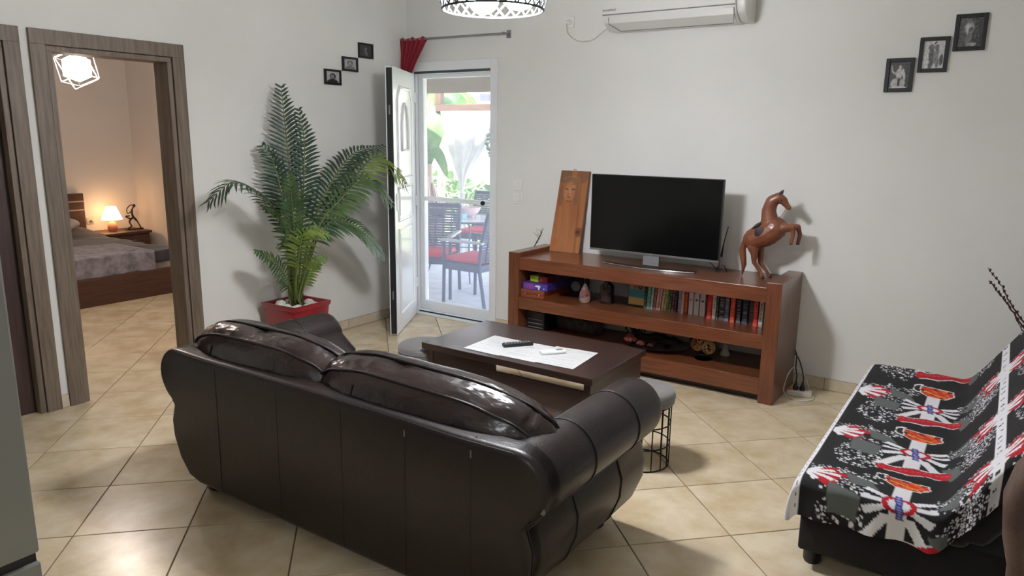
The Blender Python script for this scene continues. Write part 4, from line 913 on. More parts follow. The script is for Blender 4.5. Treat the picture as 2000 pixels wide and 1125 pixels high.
def cushion(lab, cx, cy, cz, w2, h2, th, tilt, roll2, sd):
    t = thing('sofa_cushion', lab, 'cushion', (cx, cy, cz), 0, 'back cushions of the leather sofa')
    mt = Matrix.Rotation(R(tilt), 4, 'X') @ Matrix.Rotation(R(roll2), 4, 'Y')
    def outl(a, k=1.0):
        c, s = math.cos(a), math.sin(a); e = 2/3.8
        x = w2*k*(abs(c)**e)*(1 if c > 0 else -1); z = h2*k*(abs(s)**e)*(1 if s > 0 else -1)
        sag = -.035*abs(x/w2)**3*(1 if s > 0 else 0)*k
        return x, z+sag
    n, R_ = 144, 18; bm = NB(); tb = th*.36; rings = []
    def disp(p, amt):
        q = Vector((p[0]*3.5+sd*5, p[1]*5, p[2]*9)); q2 = Vector((p[0]*12+sd, p[1]*9, p[2]*26))
        return amt*(noise.noise(q)*.9+.55*noise.noise(q2)+.35*(1-abs(noise.noise(q2*1.7)))**3-.1)
    seq = [('f', k/R_) for k in range(1, R_+1)]+[('b', k/6) for k in range(1, 6)]+[('k', 1-k/R_) for k in range(0, R_)]
    for kind, q in seq:
        row = []
        for j in range(n):
            a = 2*PI*j/n
            if kind == 'f': x, z = outl(a, q); y = -tb/2-(th*.5-tb/2+.02)*(max(0, 1-q**2.4))**.55
            elif kind == 'k': x, z = outl(a, q); y = tb/2+(th*.5-tb/2+.02)*(max(0, 1-q**2.4))**.55
            else:
                x, z = outl(a, 1+.035*math.sin(PI*q)); y = -tb/2+tb*q
            am = .006 if kind != 'b' else .02
            dd = disp((x, y, z), am)*(1 if (kind != 'b' and q < .97) or kind == 'b' else .3)
            l = math.hypot(x, z)+1e-6
            if kind == 'b': x += dd*x/l; z += dd*z/l
            else: y += dd*(-1 if kind == 'f' else 1)
            row.append(bm.verts.new((x, y, z)))
        rings.append(row)
    for p, q in zip(rings, rings[1:]):
        for j in range(n): bm.faces.new((p[j], p[(j+1) % n], q[(j+1) % n], q[j]))
    for rg in (rings[0], rings[-1]):
        c = bm.verts.new((0, sum(v.co.y for v in rg)/n, sum(v.co.z for v in rg)/n))
        for j in range(n): bm.faces.new((rg[j], rg[(j+1) % n], c))
    bmesh.ops.transform(bm, matrix=mt, verts=bm.verts); obj('cover', bm, M['leatherc'], t, smooth=180)
    for y in (-tb/2, tb/2):
        bm = NB(); tube(bm, [(outl(2*PI*j/96, 1.012)[0], y+.0025*math.sin(j*.9+sd)+.002*math.sin(j*.31), outl(2*PI*j/96, 1.012)[1]) for j in range(96)], .0052, 6, closed=True)
        bmesh.ops.transform(bm, matrix=mt, verts=bm.verts); obj('piping', bm, M['seam'], t, smooth=60)
    for x in (-.12*w2*4, .1*w2*4):
        bm = NB(); tube(bm, [(x+.002*math.sin(k), -tb/2-(th*.5-tb/2+.0208)*(max(0, 1-abs(k/10)**2.4))**.55*(max(0, 1-(abs(x)/w2)**3))**.5-.002, h2*.97*k/10) for k in range(-9, 10)], .0022, 5)
        bmesh.ops.transform(bm, matrix=mt, verts=bm.verts); obj('panel_seam', bm, M['seam'], t)
cushion('left puffy leather back cushion of the sofa, nearer the bedroom door', 1.955, -3.05, .598, .49, .20, .28, 24, 0, 1)
cushion('right puffy wrinkled leather back cushion of the sofa, nearer the camera', 2.86, -3.05, .596, .54, .20, .29, 25, 2, 2)

# ------------------------------------------------------------------ low black sofa bed and its printed cover
t = thing('sofa_bed', 'low black fabric sofa bed under the printed cloth', 'sofa bed', (4.45, -1.45, 0))
FX0, FX1, FY0, FY1 = 4.035, 4.80, -2.31, -.62
obj('base_box', rbox(FX0+.01, FX1, FY0+.04, FY1-.02, .075, .27, .012, 2), M['blackfab'], t, world=True, smooth=40)
obj('seat_mattress', rbox(FX0, 4.60, FY0, FY1, .27, .393, .035, 3), M['blackfab'], t, world=True, smooth=40)
bm = NB(); prism(bm, [(4.50, .30), (4.64, .30), (4.96, .80), (4.86, .845), (4.775, .81)], 'y', FY0, FY1); obj('backrest', bev(bm, .02, 2), M['blackfab'], t, world=True, smooth=40)
for x in (FX0+.055, FX1-.06):
    for y in (FY0+.12, FY1-.1):
        bm = NB(); lathe(bm, [(0, 0), (.03, 0), (.034, .01), (.036, .076), (0, .076)], (x, y, 0), 20); obj('leg', bm, M['blackp'], t, world=True, smooth=50)
prof = spline([(4.012, 0, .262), (4.014, 0, .33), (4.030, 0, .388), (4.075, 0, .408), (4.25, 0, .410), (4.42, 0, .404), (4.495, 0, .41), (4.545, 0, .46), (4.637, 0, .60), (4.70, 0, .70), (4.785, 0, .83), (4.86, 0, .868), (4.95, 0, .83), (5.0, 0, .75)], 10)
cum = [0]
for a, b in zip(prof, prof[1:]): cum.append(cum[-1]+(b-a).length)
def pat(s):
    s = max(0, min(cum[-1]-1e-6, s))
    import bisect
    i = min(len(cum)-2, bisect.bisect_right(cum, s)-1); f = (s-cum[i])/(cum[i+1]-cum[i]); return prof[i].lerp(prof[i+1], f)
sFLAT = None
for c, p in zip(cum, prof):
    if p.x >= 4.075 and sFLAT is None: sFLAT = c-4.075          # print coordinate X = s - sFLAT, equal to x on the flat seat
LT_, NS, NT = 1.72, 250, 350
DROP = .15
def cpos(u, v):
    s = cum[-1]*u; p = pat(s); tt = (LT_+DROP)*v; X = s-sFLAT
    y = FY1+.0-tt; z = p.z
    edge = FY0-.012; fl = LT_-.035
    if tt > fl:
        k = min(1, (tt-fl)/.07); y = FY1-fl-.05*math.sin(k*PI/2); drop = .035*(1-math.cos(k*PI/2))+max(0, tt-fl-.07)
        z -= drop; y -= .012*math.sin(X*34)*min(1, max(0, tt-fl-.05)/.1)
    z += .0035*noise.noise(Vector((p.x*9, y*5, 0)))+.004*noise.noise(Vector((p.x*3, y*3, 4)))
    x = p.x+(.006*math.sin(y*17)+.004*math.sin(y*41))*(1 if s < .09 else 0)*(1-s/.09)
    if tt > fl+.07: z = max(z, .245+.02*math.sin(X*9))
    return (x, y, z)
def poly_in(x, y, P):
    c = False; j = len(P)-1
    for i in range(len(P)):
        if (P[i][1] > y) != (P[j][1] > y) and x < (P[j][0]-P[i][0])*(y-P[i][1])/(P[j][1]-P[i][1])+P[i][0]: c = not c
        j = i
    return c
def arm(x, y, ang, l0, l1, w0, w1):
    c, s = math.cos(ang), math.sin(ang); a = x*c+y*s; b = -x*s+y*c
    return l0 < a < l1 and abs(b) < w0+(w1-w0)*(a-l0)/(l1-l0)
WH, RD, GY, BK, BL, OR = (226, 226, 230), (176, 16, 34), (92, 98, 96), (16, 16, 19), (58, 64, 140), (200, 58, 24)
def pebble(x, y, sc=70):
    d_, _ = noise.voronoi(Vector((x*sc, y*sc*.8, 3.3))); return (d_[1]-d_[0]) > .32
WARP = [(-.55, -.83), (-.67, -.885), (-.99, -1.05), (-1.25, -1.27), (-1.44, -1.45), (-1.66, -1.615), (-1.85, -1.835), (-2.05, -2.015), (-2.34, -2.40), (-2.56, -2.62)]   # the cloth is bunched unevenly along its length
def cloth_col(u, v):
    X = cum[-1]*u-sFLAT; Y = FY1-(LT_+DROP)*v
    for (a0, b0), (a1, b1) in zip(WARP, WARP[1:]):
        if a0 >= Y >= a1: Y = b0+(b1-b0)*(Y-a0)/(a1-a0); break
    per = .565; k = round((Y+1.27)/per); y = Y-(-1.27+per*k); x = X-4.365
    # central column: sausage, red bus, white starburst with ring and bar
    for dy in (0, per, -per):
        yy = y+dy
        ys = yy-.385-.018*math.sin(x*16)
        if abs(x-.015) < .125 and abs(ys) < (.036+.006*math.cos(x*55))*math.sqrt(max(0, 1-((x-.015)/.13)**8)):
            return WH if abs(ys) > .034+.006*math.cos(x*55)-.005 else ((206, 60, 70) if abs(ys-.006) < .006 and int(x*160) % 3 else RD)
    for dy in (0, per, -per):
        yy = y+dy
        if poly_in(x, yy, [(-.075, .275), (.075, .265), (.085, .22), (.05, .165), (-.03, .165), (-.065, .2)]):
            if not poly_in(x, yy-.0, [(-.07, .27), (.07, .26), (.079, .222), (.046, .17), (-.027, .17), (-.06, .202)]): return WH
            n = noise.noise(Vector((x*45, yy*45, 2))); 
            if int((yy+x*.4)*60) % 4 == 0 and abs(x) < .05: return (226, 140, 50)
            return (90, 16, 14) if n > .25 else ((228, 90, 50) if n < -.2 else OR)
        if -.1 < x < -.06 and .2 < yy < .29 and abs(math.hypot((x+.068)*1.0, yy-.245)-.035) < .005: return WH
    rx, ry = x, y
    e = math.hypot(rx/.056, ry/.042)
    if abs(rx+ry*.12) < .0125 and abs(ry) < .062: return (150, 156, 206) if abs(rx+ry*.12) < .006 and int(ry*170) % 2 else BL
    if .66 < e < 1: return RD
    if e <= .66: return WH
    if abs(x) < .027 and -.17 < y < .165 : return WH
    for a, l, w0, w1 in ((28, .125, .010, .015), (2, .12, .009, .011), (-27, .125, .010, .015), (152, .13, .010, .015), (178, .12, .009, .011), (207, .125, .010, .015)):
        if l and arm(x, y, R(a), .03, l, w0, w1): return WH
    if -.175 < y < -.05 and abs(abs(x)-(.0+(-y)*.62)) < .02: return WH
    for P in ([(-.20, .19), (-.10, .13), (-.07, .06), (-.17, .07)], [(-.235, .03), (-.12, -.01), (-.13, -.12), (-.23, -.10)], [(.11, .02), (.24, .11), (.20, .02), (.2, -.02)], [(.10, -.09), (.17, -.10), (.185, -.22), (.14, -.24)], [(-.07, -.18), (0, -.14), (-.0, -.24)], [(.09, .06), (.21, .15), (.19, .09)]):
        if poly_in(x, y, P): return GY
    # flowers and stripes along the front edge and on the backrest
    for sx, dirn in ((4.045, 1), (4.735, -1), (4.735, 1)):
        fx = (X-sx)*dirn; kk = round((Y+1.17)/per+(.5 if sx > 4.5 else 0)*0); fy = Y-(-1.17+per*kk)
        if fx < -.005 or fx > .22: continue
        for a, l, w in ((4, .125, .017), (28, .11, .013), (-27, .12, .015), (-58, .09, .014), (52, .08, .012)):
            if arm(fx+.01, fy, R(a), .0, l, .008, w): return WH
        for a, l, w in ((15, .175, .026), (-14, .13, .02), (-42, .17, .028), (44, .14, .02)):
            c, s = math.cos(R(a)), math.sin(R(a)); q = fx*c+fy*s; b = -fx*s+fy*c
            if .03 < q < l and abs(b) < w*math.sin(PI*(q-.03)/(l-.03)): return (150, 16, 30) if noise.noise(Vector((fx*50, fy*50, 0))) > .3 else RD
        if fx < .12 and .05 < fy < .10 and pebble(X, Y, 150): return (200, 200, 204)
    if abs(X-4.735) < .026:
        return (40, 40, 44) if (abs(X-4.735) < .012 and int(Y*75) % 5 == 0 and noise.noise(Vector((X*120, Y*60, 0))) > -.1) else WH
    if X < 4.035: return (40, 40, 44) if abs(X-4.02) < .002 and int(Y*60) % 3 == 0 else WH
    for cx, cy, rx_, ry_ in ((-.20, .10, .10, .11), (-.19, -.16, .085, .11), (.24, .05, .11, .085), (.21, -.13, .10, .07), (.30, -.02, .06, .13), (-.12, .17, .05, .05)):
        if math.hypot((x-cx)/rx_, (y-cy)/ry_) < 1.12+.4*noise.noise(Vector((x*22, y*22, 5))) and pebble(x, Y, 62 if cx < 0 else 80): return (222, 222, 226) if noise.noise(Vector((x*300, y*300, 0))) > -.35 else (120, 120, 130)
    if X > 4.55:
        for cx in (4.62, 4.86):
            if math.hypot((X-cx)/.06, y/.2) < 1 and pebble(X, Y, 80): return (214, 214, 220)
    return BK
o = grid_print('printed_throw', NS, NT, cpos, cloth_col, print_mat('cotton_print', .85, .12)); tag(o, 'black cotton cover printed in white, red and grey spread over the sofa bed', 'sofa cover')

# ------------------------------------------------------------------ vase with branches in the corner behind the sofa bed
t = thing('branch_vase', 'tall dark vase holding twisted red brown branches behind the sofa bed', 'vase', (4.98, -.30, 0))
bm = NB(); lathe(bm, [(0, 0), (.08, 0), (.10, .04), (.11, .2), (.07, .42), (.045, .5), (.055, .54), (.045, .535), (.035, .5), (.0, .45)], n=28); obj('vase_body', bm, mat('dark_vase', (52, 34, 32), .35), t, smooth=60)
random.seed(21)
def branch(pts, r0_, r1_, sd):
    P = spline([Vector(p)-Vector((4.98, -.30, 0)) for p in pts], 8); n = len(P)
    P = [p+Vector((noise.noise(Vector((i*.6, sd, 0))), noise.noise(Vector((i*.6, sd, 5))), 0))*.009 for i, p in enumerate(P)]
    bm = NB(); tube(bm, P, [r0_+(r1_-r0_)*i/(n-1) for i in range(n)], 6)
    for i in range(3, n-1, 2): ball(bm, P[i]+Vector((.003, 0, 0)), r0_*1.15, (1, 1, 1.5), 1, .5, i)
    obj('branch', bm, mat('red_brown_branch', (66, 32, 34), .7, var=.4, vs=40), t, smooth=60)
branch([(4.98, -.30, .45), (4.86, -.28, .56), (4.73, -.25, .655), (4.64, -.25, .77), (4.58, -.25, .87), (4.51, -.25, .955)], .006, .0022, 1)
branch([(4.98, -.30, .45), (4.84, -.27, .54), (4.72, -.25, .64), (4.63, -.25, .76), (4.58, -.25, .82), (4.525, -.25, .885)], .006, .003, 2)
branch([(4.98, -.30, .45), (4.86, -.3, .54), (4.74, -.27, .60), (4.68, -.26, .68), (4.66, -.26, .73)], .004, .0015, 3)
branch([(4.98, -.30, .45), (5.0, -.3, .7), (5.06, -.28, .95)], .006, .002, 4)

# ------------------------------------------------------------------ brown armchair at the right edge
t = thing('armchair', 'brown leather armchair whose rounded back just enters the right edge', 'armchair', (5.08, -3.0, 0))
bm = NB(); pl = [(4.70, .08), (4.695, .3), (4.69, .45), (4.665, .55), (4.655, .64), (4.675, .735), (4.72, .81), (4.80, .86), (5.36, .86), (5.44, .81), (5.485, .735), (5.505, .64), (5.495, .55), (5.47, .45), (5.465, .3), (5.46, .08)]
prism(bm, pl, 'y', -2.74, -2.56); bev(bm, .035, 4, 60); AC = mat('faded_brown_leather', (74, 56, 48), .6, rgb2=(98, 78, 66), vs=10, bump=.15, bs=100)
obj('backrest', bm, AC, t, world=True, smooth=50)
for x in (4.74, 5.24): obj('arm', rbox(x, x+.18, -3.35, -2.68, .08, .58, .05, 3), AC, t, world=True, smooth=50)
obj('seat', rbox(4.9, 5.26, -3.33, -2.7, .08, .42, .04, 3), AC, t, world=True, smooth=50)
for x in (4.78, 5.38):
    for y in (-3.28, -2.66):
        bm = NB(); lathe(bm, [(0, 0), (.022, 0), (.03, .085), (0, .085)], (x, y, 0), 16); obj('leg', bm, M['blackp'], t, world=True, smooth=50)

# ------------------------------------------------------------------ fridge
t = thing('fridge', 'grey steel fridge with two doors at the left edge', 'fridge', (2.27, -4.61, 0))
FXF = 2.6
obj('cabinet', rbox(1.95, FXF-.05, -4.91, -4.315, .02, 1.8, .004), M['fridge'], t, world=True)
obj('upper_door', rbox(FXF-.048, FXF, -4.912, -4.312, .572, 1.8, .006), M['fridge'], t, world=True)
obj('lower_door', rbox(FXF-.048, FXF, -4.912, -4.312, .03, .545, .006), M['fridge'], t, world=True)
obj('seam_gasket', rbox(FXF-.046, FXF-.012, -4.905, -4.318, .543, .574, 0), M['gasket'], t, world=True)
for z0, z1 in ((.9, 1.3), (.30, .50)):
    bm = NB(); tube(bm, [(FXF, -4.86, z0), (FXF+.035, -4.86, z0+.015), (FXF+.035, -4.86, z1-.015), (FXF, -4.86, z1)], .009, 8); obj('handle', bm, M['silver'], t, world=True, smooth=60)
for x in (2.0, 2.5):
    for y in (-4.88, -4.35):
        bm = NB(); lathe(bm, [(0, 0), (.02, 0), (.02, .022), (0, .022)], (x, y, 0), 12); obj('foot', bm, M['blackp'], t, world=True)
# ------------------------------------------------------------------ palm in its red pot
PX_, PY_ = .245, -1.53
t = thing('plant_pot', 'square red glazed planter holding the palm beside the sofa', 'planter', (PX_, PY_, 0), R(2))
def frus(h0, h1, z0, z1, inner=None):
    bm = NB(); A = [bm.verts.new((sx*h0, sy*h0, z0)) for sx, sy in ((-1, -1), (1, -1), (1, 1), (-1, 1))]; B = [bm.verts.new((sx*h1, sy*h1, z1)) for sx, sy in ((-1, -1), (1, -1), (1, 1), (-1, 1))]
    bm.faces.new(A[::-1])
    for i in range(4): bm.faces.new((A[i], A[(i+1) % 4], B[(i+1) % 4], B[i]))
    if inner:
        C = [bm.verts.new((sx*inner[0], sy*inner[0], z1)) for sx, sy in ((-1, -1), (1, -1), (1, 1), (-1, 1))]; D = [bm.verts.new((sx*inner[0]*.97, sy*inner[0]*.97, inner[1])) for sx, sy in ((-1, -1), (1, -1), (1, 1), (-1, 1))]
        for i in range(4): bm.faces.new((B[i], B[(i+1) % 4], C[(i+1) % 4], C[i])); bm.faces.new((C[i], C[(i+1) % 4], D[(i+1) % 4], D[i]))
        bm.faces.new(D)
    else: bm.faces.new(B)
    return bm
obj('pot_body', bev(frus(.135, .168, 0, .375, (.15, .30)), .004, 2), M['red'], t, smooth=30)
obj('rim', bev(frus(.174, .18, .372, .408, (.158, .33)), .004, 2), M['red'], t, smooth=30)
obj('soil', rbox(-.152, .152, -.152, .152, .33, .352, 0), M['soil'], t)
random.seed(5)
pb = [(-.105, -.06, .04), (-.06, -.11, .037), (.02, -.12, .036), (.10, -.09, .034), (.12, .0, .033), (.11, .08, .034), (.0, .12, .035), (-.09, .09, .034), (-.115, .02, .034), (.06, .1, .032), (-.01, -.075, .03), (.07, -.04, .03)]
nm = ['at the left corner of the planter, the biggest', 'left of the front corner', 'at the front corner by the rim', 'right of the front corner', 'near the right rim', 'near the back right corner', 'by the back rim', 'by the wall side rim', 'beside the biggest pebble', 'behind the palm stems', 'in front of the palm husk', 'tucked right of the palm husk']
for (x, y, r), l in zip(pb, nm):
    bm = NB(); ball(bm, (0, 0, 0), r, (1.1, .95, .8), 3, .22, x*50); o = obj('white_pebble', bm, M['pebble'], smooth=180); o.location = (PX_+x, PY_+y, .352+r*.72)
    tag(o, 'white pebble '+l, 'pebble', 'white pebbles in the red planter')
PALM=[[(0.270,-1.565,0.479),(0.240,-1.527,0.938),(0.200,-1.499,1.381),(0.170,-1.498,1.744),(0.150,-1.495,1.965)],
[(0.270,-1.532,0.474),(0.270,-1.467,0.934),(0.280,-1.431,1.382),(0.280,-1.421,1.630),(0.270,-1.449,1.806)],
[(0.240,-1.562,0.502),(0.220,-1.566,0.940),(0.200,-1.586,1.237),(0.170,-1.624,1.456),(0.130,-1.674,1.552)],
[(0.250,-1.584,0.507),(0.300,-1.648,0.955),(0.340,-1.802,1.168),(0.360,-2.069,1.321),(0.320,-2.257,1.198)],
[(0.300,-1.578,0.513),(0.380,-1.634,0.776),(0.440,-1.683,1.077),(0.480,-1.730,1.363)],
[(0.250,-1.501,0.474),(0.240,-1.360,0.921),(0.260,-1.197,1.220),(0.300,-0.960,1.486),(0.340,-0.671,1.548)],
[(0.280,-1.520,0.500),(0.340,-1.383,0.932),(0.400,-1.227,1.133),(0.480,-1.008,1.299),(0.540,-0.796,1.113)],
[(0.270,-1.503,0.477),(0.300,-1.284,0.996),(0.360,-1.025,1.295),(0.420,-0.803,1.467),(0.500,-0.589,1.242)],
[(0.300,-1.542,0.480),(0.360,-1.414,0.860),(0.420,-1.278,0.986),(0.480,-1.103,0.935),(0.520,-0.886,0.706)],
[(0.260,-1.574,0.429),(0.300,-1.644,0.581),(0.340,-1.786,0.755),(0.340,-1.937,0.846)],
[(0.280,-1.529,0.412),(0.320,-1.491,0.578),(0.360,-1.452,0.693),(0.400,-1.362,0.743)],
[(0.340,-1.607,0.504),(0.440,-1.647,0.784),(0.500,-1.623,0.969),(0.560,-1.481,0.941)],
[(0.260,-1.570,0.487),(0.300,-1.605,0.839),(0.360,-1.738,1.058),(0.380,-1.896,1.160)]]
#        start, leaflet length, count, material, facing weight up, tip angle
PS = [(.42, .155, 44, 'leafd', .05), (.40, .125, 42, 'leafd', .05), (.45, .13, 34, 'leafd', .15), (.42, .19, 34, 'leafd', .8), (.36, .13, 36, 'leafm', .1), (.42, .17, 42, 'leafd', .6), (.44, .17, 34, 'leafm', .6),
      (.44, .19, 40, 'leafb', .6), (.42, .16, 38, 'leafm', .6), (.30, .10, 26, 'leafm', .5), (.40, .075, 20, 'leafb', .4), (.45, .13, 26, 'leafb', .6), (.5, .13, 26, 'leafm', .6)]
t = thing('palm', 'tall artificial areca palm with feathery fronds growing from the red planter', 'plant', (PX_, PY_, .352))
o0 = Vector((PX_, PY_, .352)); toward = Vector((.77, -.64, .05)).normalized()
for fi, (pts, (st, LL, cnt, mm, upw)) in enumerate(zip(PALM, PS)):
    pts = [Vector(p) for p in pts]; base = Vector((PX_+(pts[0].x-.27)*.5+.02*math.cos(fi*2.4), PY_+.03*math.sin(fi*2.4), .35))
    C = spline([base-o0]+[p-o0 for p in pts], 14); n = len(C)
    bm = NB(); tube(bm, C, [.0085*(1-i/n)**.8+.0012 for i in range(n)], 7); fr = obj('frond_stem', bm, M['stem'], t, smooth=60)
    rn = random.Random(fi); bm = NB()
    L = [0]
    for a, b in zip(C, C[1:]): L.append(L[-1]+(b-a).length)
    def at(f):
        s = f*L[-1]
        for i in range(n-1):
            if L[i+1] >= s: break
        k = (s-L[i])/(L[i+1]-L[i]+1e-9); return C[i].lerp(C[i+1], k), (C[i+1]-C[i]).normalized()
    cnt = int(cnt*.74)
    for k in range(cnt):
        f = st+(1-st)*(k+.5)/cnt; p, T_ = at(min(.999, f)); q = (f-st)/(1-st)
        nr = (toward*(1-upw)+Vector((0, 0, 1))*upw); nr = (nr-T_*nr.dot(T_)).normalized(); sd = T_.cross(nr).normalized()
        prof_ = (.55+.75*math.sin(PI*min(1, q*.85+.12)))*(1-.45*q**3)
        fwd = .42+.7*q+rn.uniform(-.08, .08)
        for s in (-1, 1):
            ln = LL*.98*prof_*rn.uniform(.9, 1.08); dr = (sd*s+T_*fwd+nr*.18).normalized(); wd = .0098*(.7+.5*prof_*.6)
            wv = dr.cross(nr).normalized(); grav = .18+.35*upw
            pr = []
            for i, w_ in ((0, .35), (1, 1), (2, 1), (3, .75), (4, .05)):
                tt_ = i/4; c_ = p+dr*ln*tt_+Vector((0, 0, -1))*ln*grav*tt_*tt_+Vector((rn.uniform(-1, 1), rn.uniform(-1, 1), 0))*.002*i
                if (c_+o0).x < .012: c_.x = .012-o0.x
                pr.append([bm.verts.new(c_+wv*wd*w_*e+nr*(-.002*abs(e) if True else 0)*w_) for e in (-1, 0, 1)])
            for a, b in zip(pr, pr[1:]):
                for j in (0, 1): bm.faces.new((a[j], a[j+1], b[j+1], b[j]))
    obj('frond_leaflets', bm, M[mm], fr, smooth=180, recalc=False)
bm = NB()
for k in range(14):
    a = 2*PI*k/14; r = .035+.02*(k % 2); h = .09+.07*((k*7) % 5)/5
    tube(bm, [(r*math.cos(a), r*math.sin(a), -.002), (r*.8*math.cos(a), r*.8*math.sin(a), h*.6), (r*1.05*math.cos(a), r*1.05*math.sin(a), h)], [.016, .011, .002], 6)
obj('husk', bm, M['husk'], t, smooth=60)
bm = NB(); tube(bm, [(-.0, -.045, 0), (-.005, -.05, .12), (0, -.05, .26), (.01, -.04, .4)], [.017, .016, .014, .006], 8); tube(bm, [(-.01, .02, 0), (-.01, .03, .14), (-.02, .03, .3)], [.012, .011, .006], 8); obj('cane', bm, M['stem'], t, smooth=60)

# ------------------------------------------------------------------ bedroom
t = thing('bed', 'dark wooden bed seen through the bedroom doorway', 'bed', (-3.5, -1.55, 0))
BY1, BY0 = -.72, -2.4
obj('footboard', rbox(-2.53, -2.48, BY0, BY1, .0, .27, .004), M['bedwood'], t, world=True)
obj('side_rail', rbox(-4.5, -2.53, BY1-.04, BY1, .0, .27, .004), M['bedwood'], t, world=True)
obj('side_rail', rbox(-4.5, -2.53, BY0, BY0+.04, .0, .27, .004), M['bedwood'], t, world=True)
for z0, z1 in ((.0, .70), (.715, .80), (.815, .90)):
    obj('headboard_plank', rbox(-4.58, -4.53, BY0, -.68, z0, z1, .003), M['bedv'], t, world=True)
obj('headboard_strip', rbox(-4.575, -4.528, BY0, -.68, .70, .715, 0), mat('pale_headboard_strip', (178, 158, 138), .5), t, world=True)
obj('headboard_strip', rbox(-4.575, -4.528, BY0, -.68, .80, .815, 0), mat('pale_headboard_strip', (178, 158, 138), .5), t, world=True)
obj('mattress', rbox(-4.5, -2.56, BY0+.05, BY1-.05, .18, .40, .05, 3), M['pillow'], t, world=True, smooth=60)
def drape(name, x0, x1, y0, y1, z, hang, m, lab, cat, amp=.012, nx=70, ny=70, bulge=0, hy=None, seed=0):
    bm = NB(); rows = []; hy = hang if hy is None else hy
    for j in range(ny+1):
        row = []
        for i in range(nx+1):
            sx = (x1-x0)+hang; a = sx*i/nx; s = (y1-y0)+hy; b = s*j/ny
            x = x0+a; zz = z; y = y0+b
            if x > x1: zz -= (x-x1); x = x1+.012*math.sin(y*25+seed)
            if y > y1: zz -= (y-y1); y = y1+.012*math.sin(x*25+seed)
            zz += amp*noise.noise(Vector((x*5, y*5, seed)))+bulge*math.exp(-((x-x0)/.35)**2)*(.5+.5*math.cos(max(-PI, min(PI, (y-y1+.45)*3.5))))
            row.append(bm.verts.new((x, y, max(.19, zz))))
        rows.append(row)
    for p, q in zip(rows, rows[1:]):
        for i in range(nx): bm.faces.new((p[i], p[i+1], q[i+1], q[i]))
    o = obj(name, bm, m, smooth=180); s = o.modifiers.new('thick', 'SOLIDIFY'); s.thickness = .008; tag(o, lab, cat); return o
drape('blanket', -4.5, -2.535, BY0+.1, BY1-.03, .445, .12, M['sheet'], 'charcoal blanket spread over the bed', 'blanket', bulge=.13, seed=1)
drape('bed_throw', -3.3, -2.505, BY0+.05, -1.02, .462, .20, M['throw'], 'pale grey patterned throw over the foot of the bed', 'throw', hy=.0, amp=.016, seed=4)
bm = NB(); ball(bm, (0, 0, 0), .22, (.5, 1.3, .32), 3); bmesh.ops.transform(bm, matrix=Matrix.Rotation(R(35), 4, 'Y'), verts=bm.verts); o = obj('pillow', bm, M['pillow'], smooth=180); o.location = (-4.15, -1.22, .60); tag(o, 'cream pillow at the head of the bed', 'pillow')
t = thing('nightstand', 'dark wooden nightstand with one drawer in the bedroom corner', 'nightstand', (-4.36, -.38, 0))
obj('cabinet', rbox(-4.57, -4.17, -.64, -.115, .0, .41, .003), M['bedwood'], t, world=True); obj('top', rbox(-4.585, -4.145, -.665, -.095, .41, .44, .003), M['bedwood'], t, world=True)
for z0, z1 in ((.24, .395), (.05, .225)):
    dr = obj('drawer', rbox(-4.17, -4.155, -.62, -.135, z0, z1, .002), M['bedwood'], t, world=True)
    bm = NB(); tube(bm, [(-4.155, -.46, (z0+z1)/2+.02), (-4.135, -.46, (z0+z1)/2+.02), (-4.135, -.30, (z0+z1)/2+.02), (-4.155, -.30, (z0+z1)/2+.02)], .005, 6); bmesh.ops.transform(bm, matrix=t.matrix_basis.inverted(), verts=bm.verts); obj('handle', bm, M['silver'], dr)
t = thing('table_lamp', 'small lit lamp with cream shade on the nightstand', 'lamp', (-4.36, -.46, .44))
bm = NB(); lathe(bm, [(0, 0), (.045, 0), (.052, .02), (.055, .06), (.045, .10), (.025, .115), (.012, .125), (.012, .17), (0, .17)], n=24); obj('base', bm, M['lampbase'], t, smooth=60)
bm = NB(); lathe(bm, [(.115, .145), (.055, .30)], n=32); o = obj('shade', bm, M['shade'], t, smooth=60)
bm = NB(); ball(bm, (0, 0, .20), .028); obj('bulb', bm, mat('warm_bulb', (255, 220, 170), .5, emit=1000, ecol=(255, 182, 116)), t, smooth=180)
t = thing('figure_sculpture', 'dark bronze abstract figure sculpture beside the bedside lamp', 'sculpture', (-4.36, -.21, .44))
bm = NB(); tube(bm, spline([(0, .10, .012), (0, .055, .10), (0, .01, .16), (0, .0, .22), (0, .015, .26), (0, .03, .285)], 5), [.008]*6+[.014]*6+[.013]*6+[.009]*5+[.006]*3, 8)
tube(bm, spline([(0, .0, .225), (0, -.05, .20), (0, -.06, .25), (0, -.01, .30), (0, .035, .285)], 5), .006, 6); tube(bm, spline([(0, .01, .15), (0, -.04, .10), (0, -.02, .04), (0, -.08, .012)], 5), [.012]*6+[.009]*10, 8)
tube(bm, spline([(0, -.03, .17), (0, -.08, .165), (0, -.02, .13)], 5), .009, 6); ball(bm, (0, .035, .29), .018, (1, 1, 1.2)); obj('figure', bm, M['bronze'], t, smooth=180)
obj('plinth', rbox(-.035, .035, -.095, .115, 0, .014, .003), M['bronze'], t)
t = thing('bedroom_socket', 'pale wall socket with plug left of the bedside lamp', 'socket', (-4.6, -.60, .56)); obj('plate', rbox(0, .01, -.04, .04, -.04, .04, .003), M['creamp'], t)
bm = NB(); tube(bm, [(.01, 0.01, 0), (.04, 0.01, 0), (.05, .02, -.03)], [.016, .013, .006], 8); obj('plug', bm, M['creamp'], t, smooth=60)
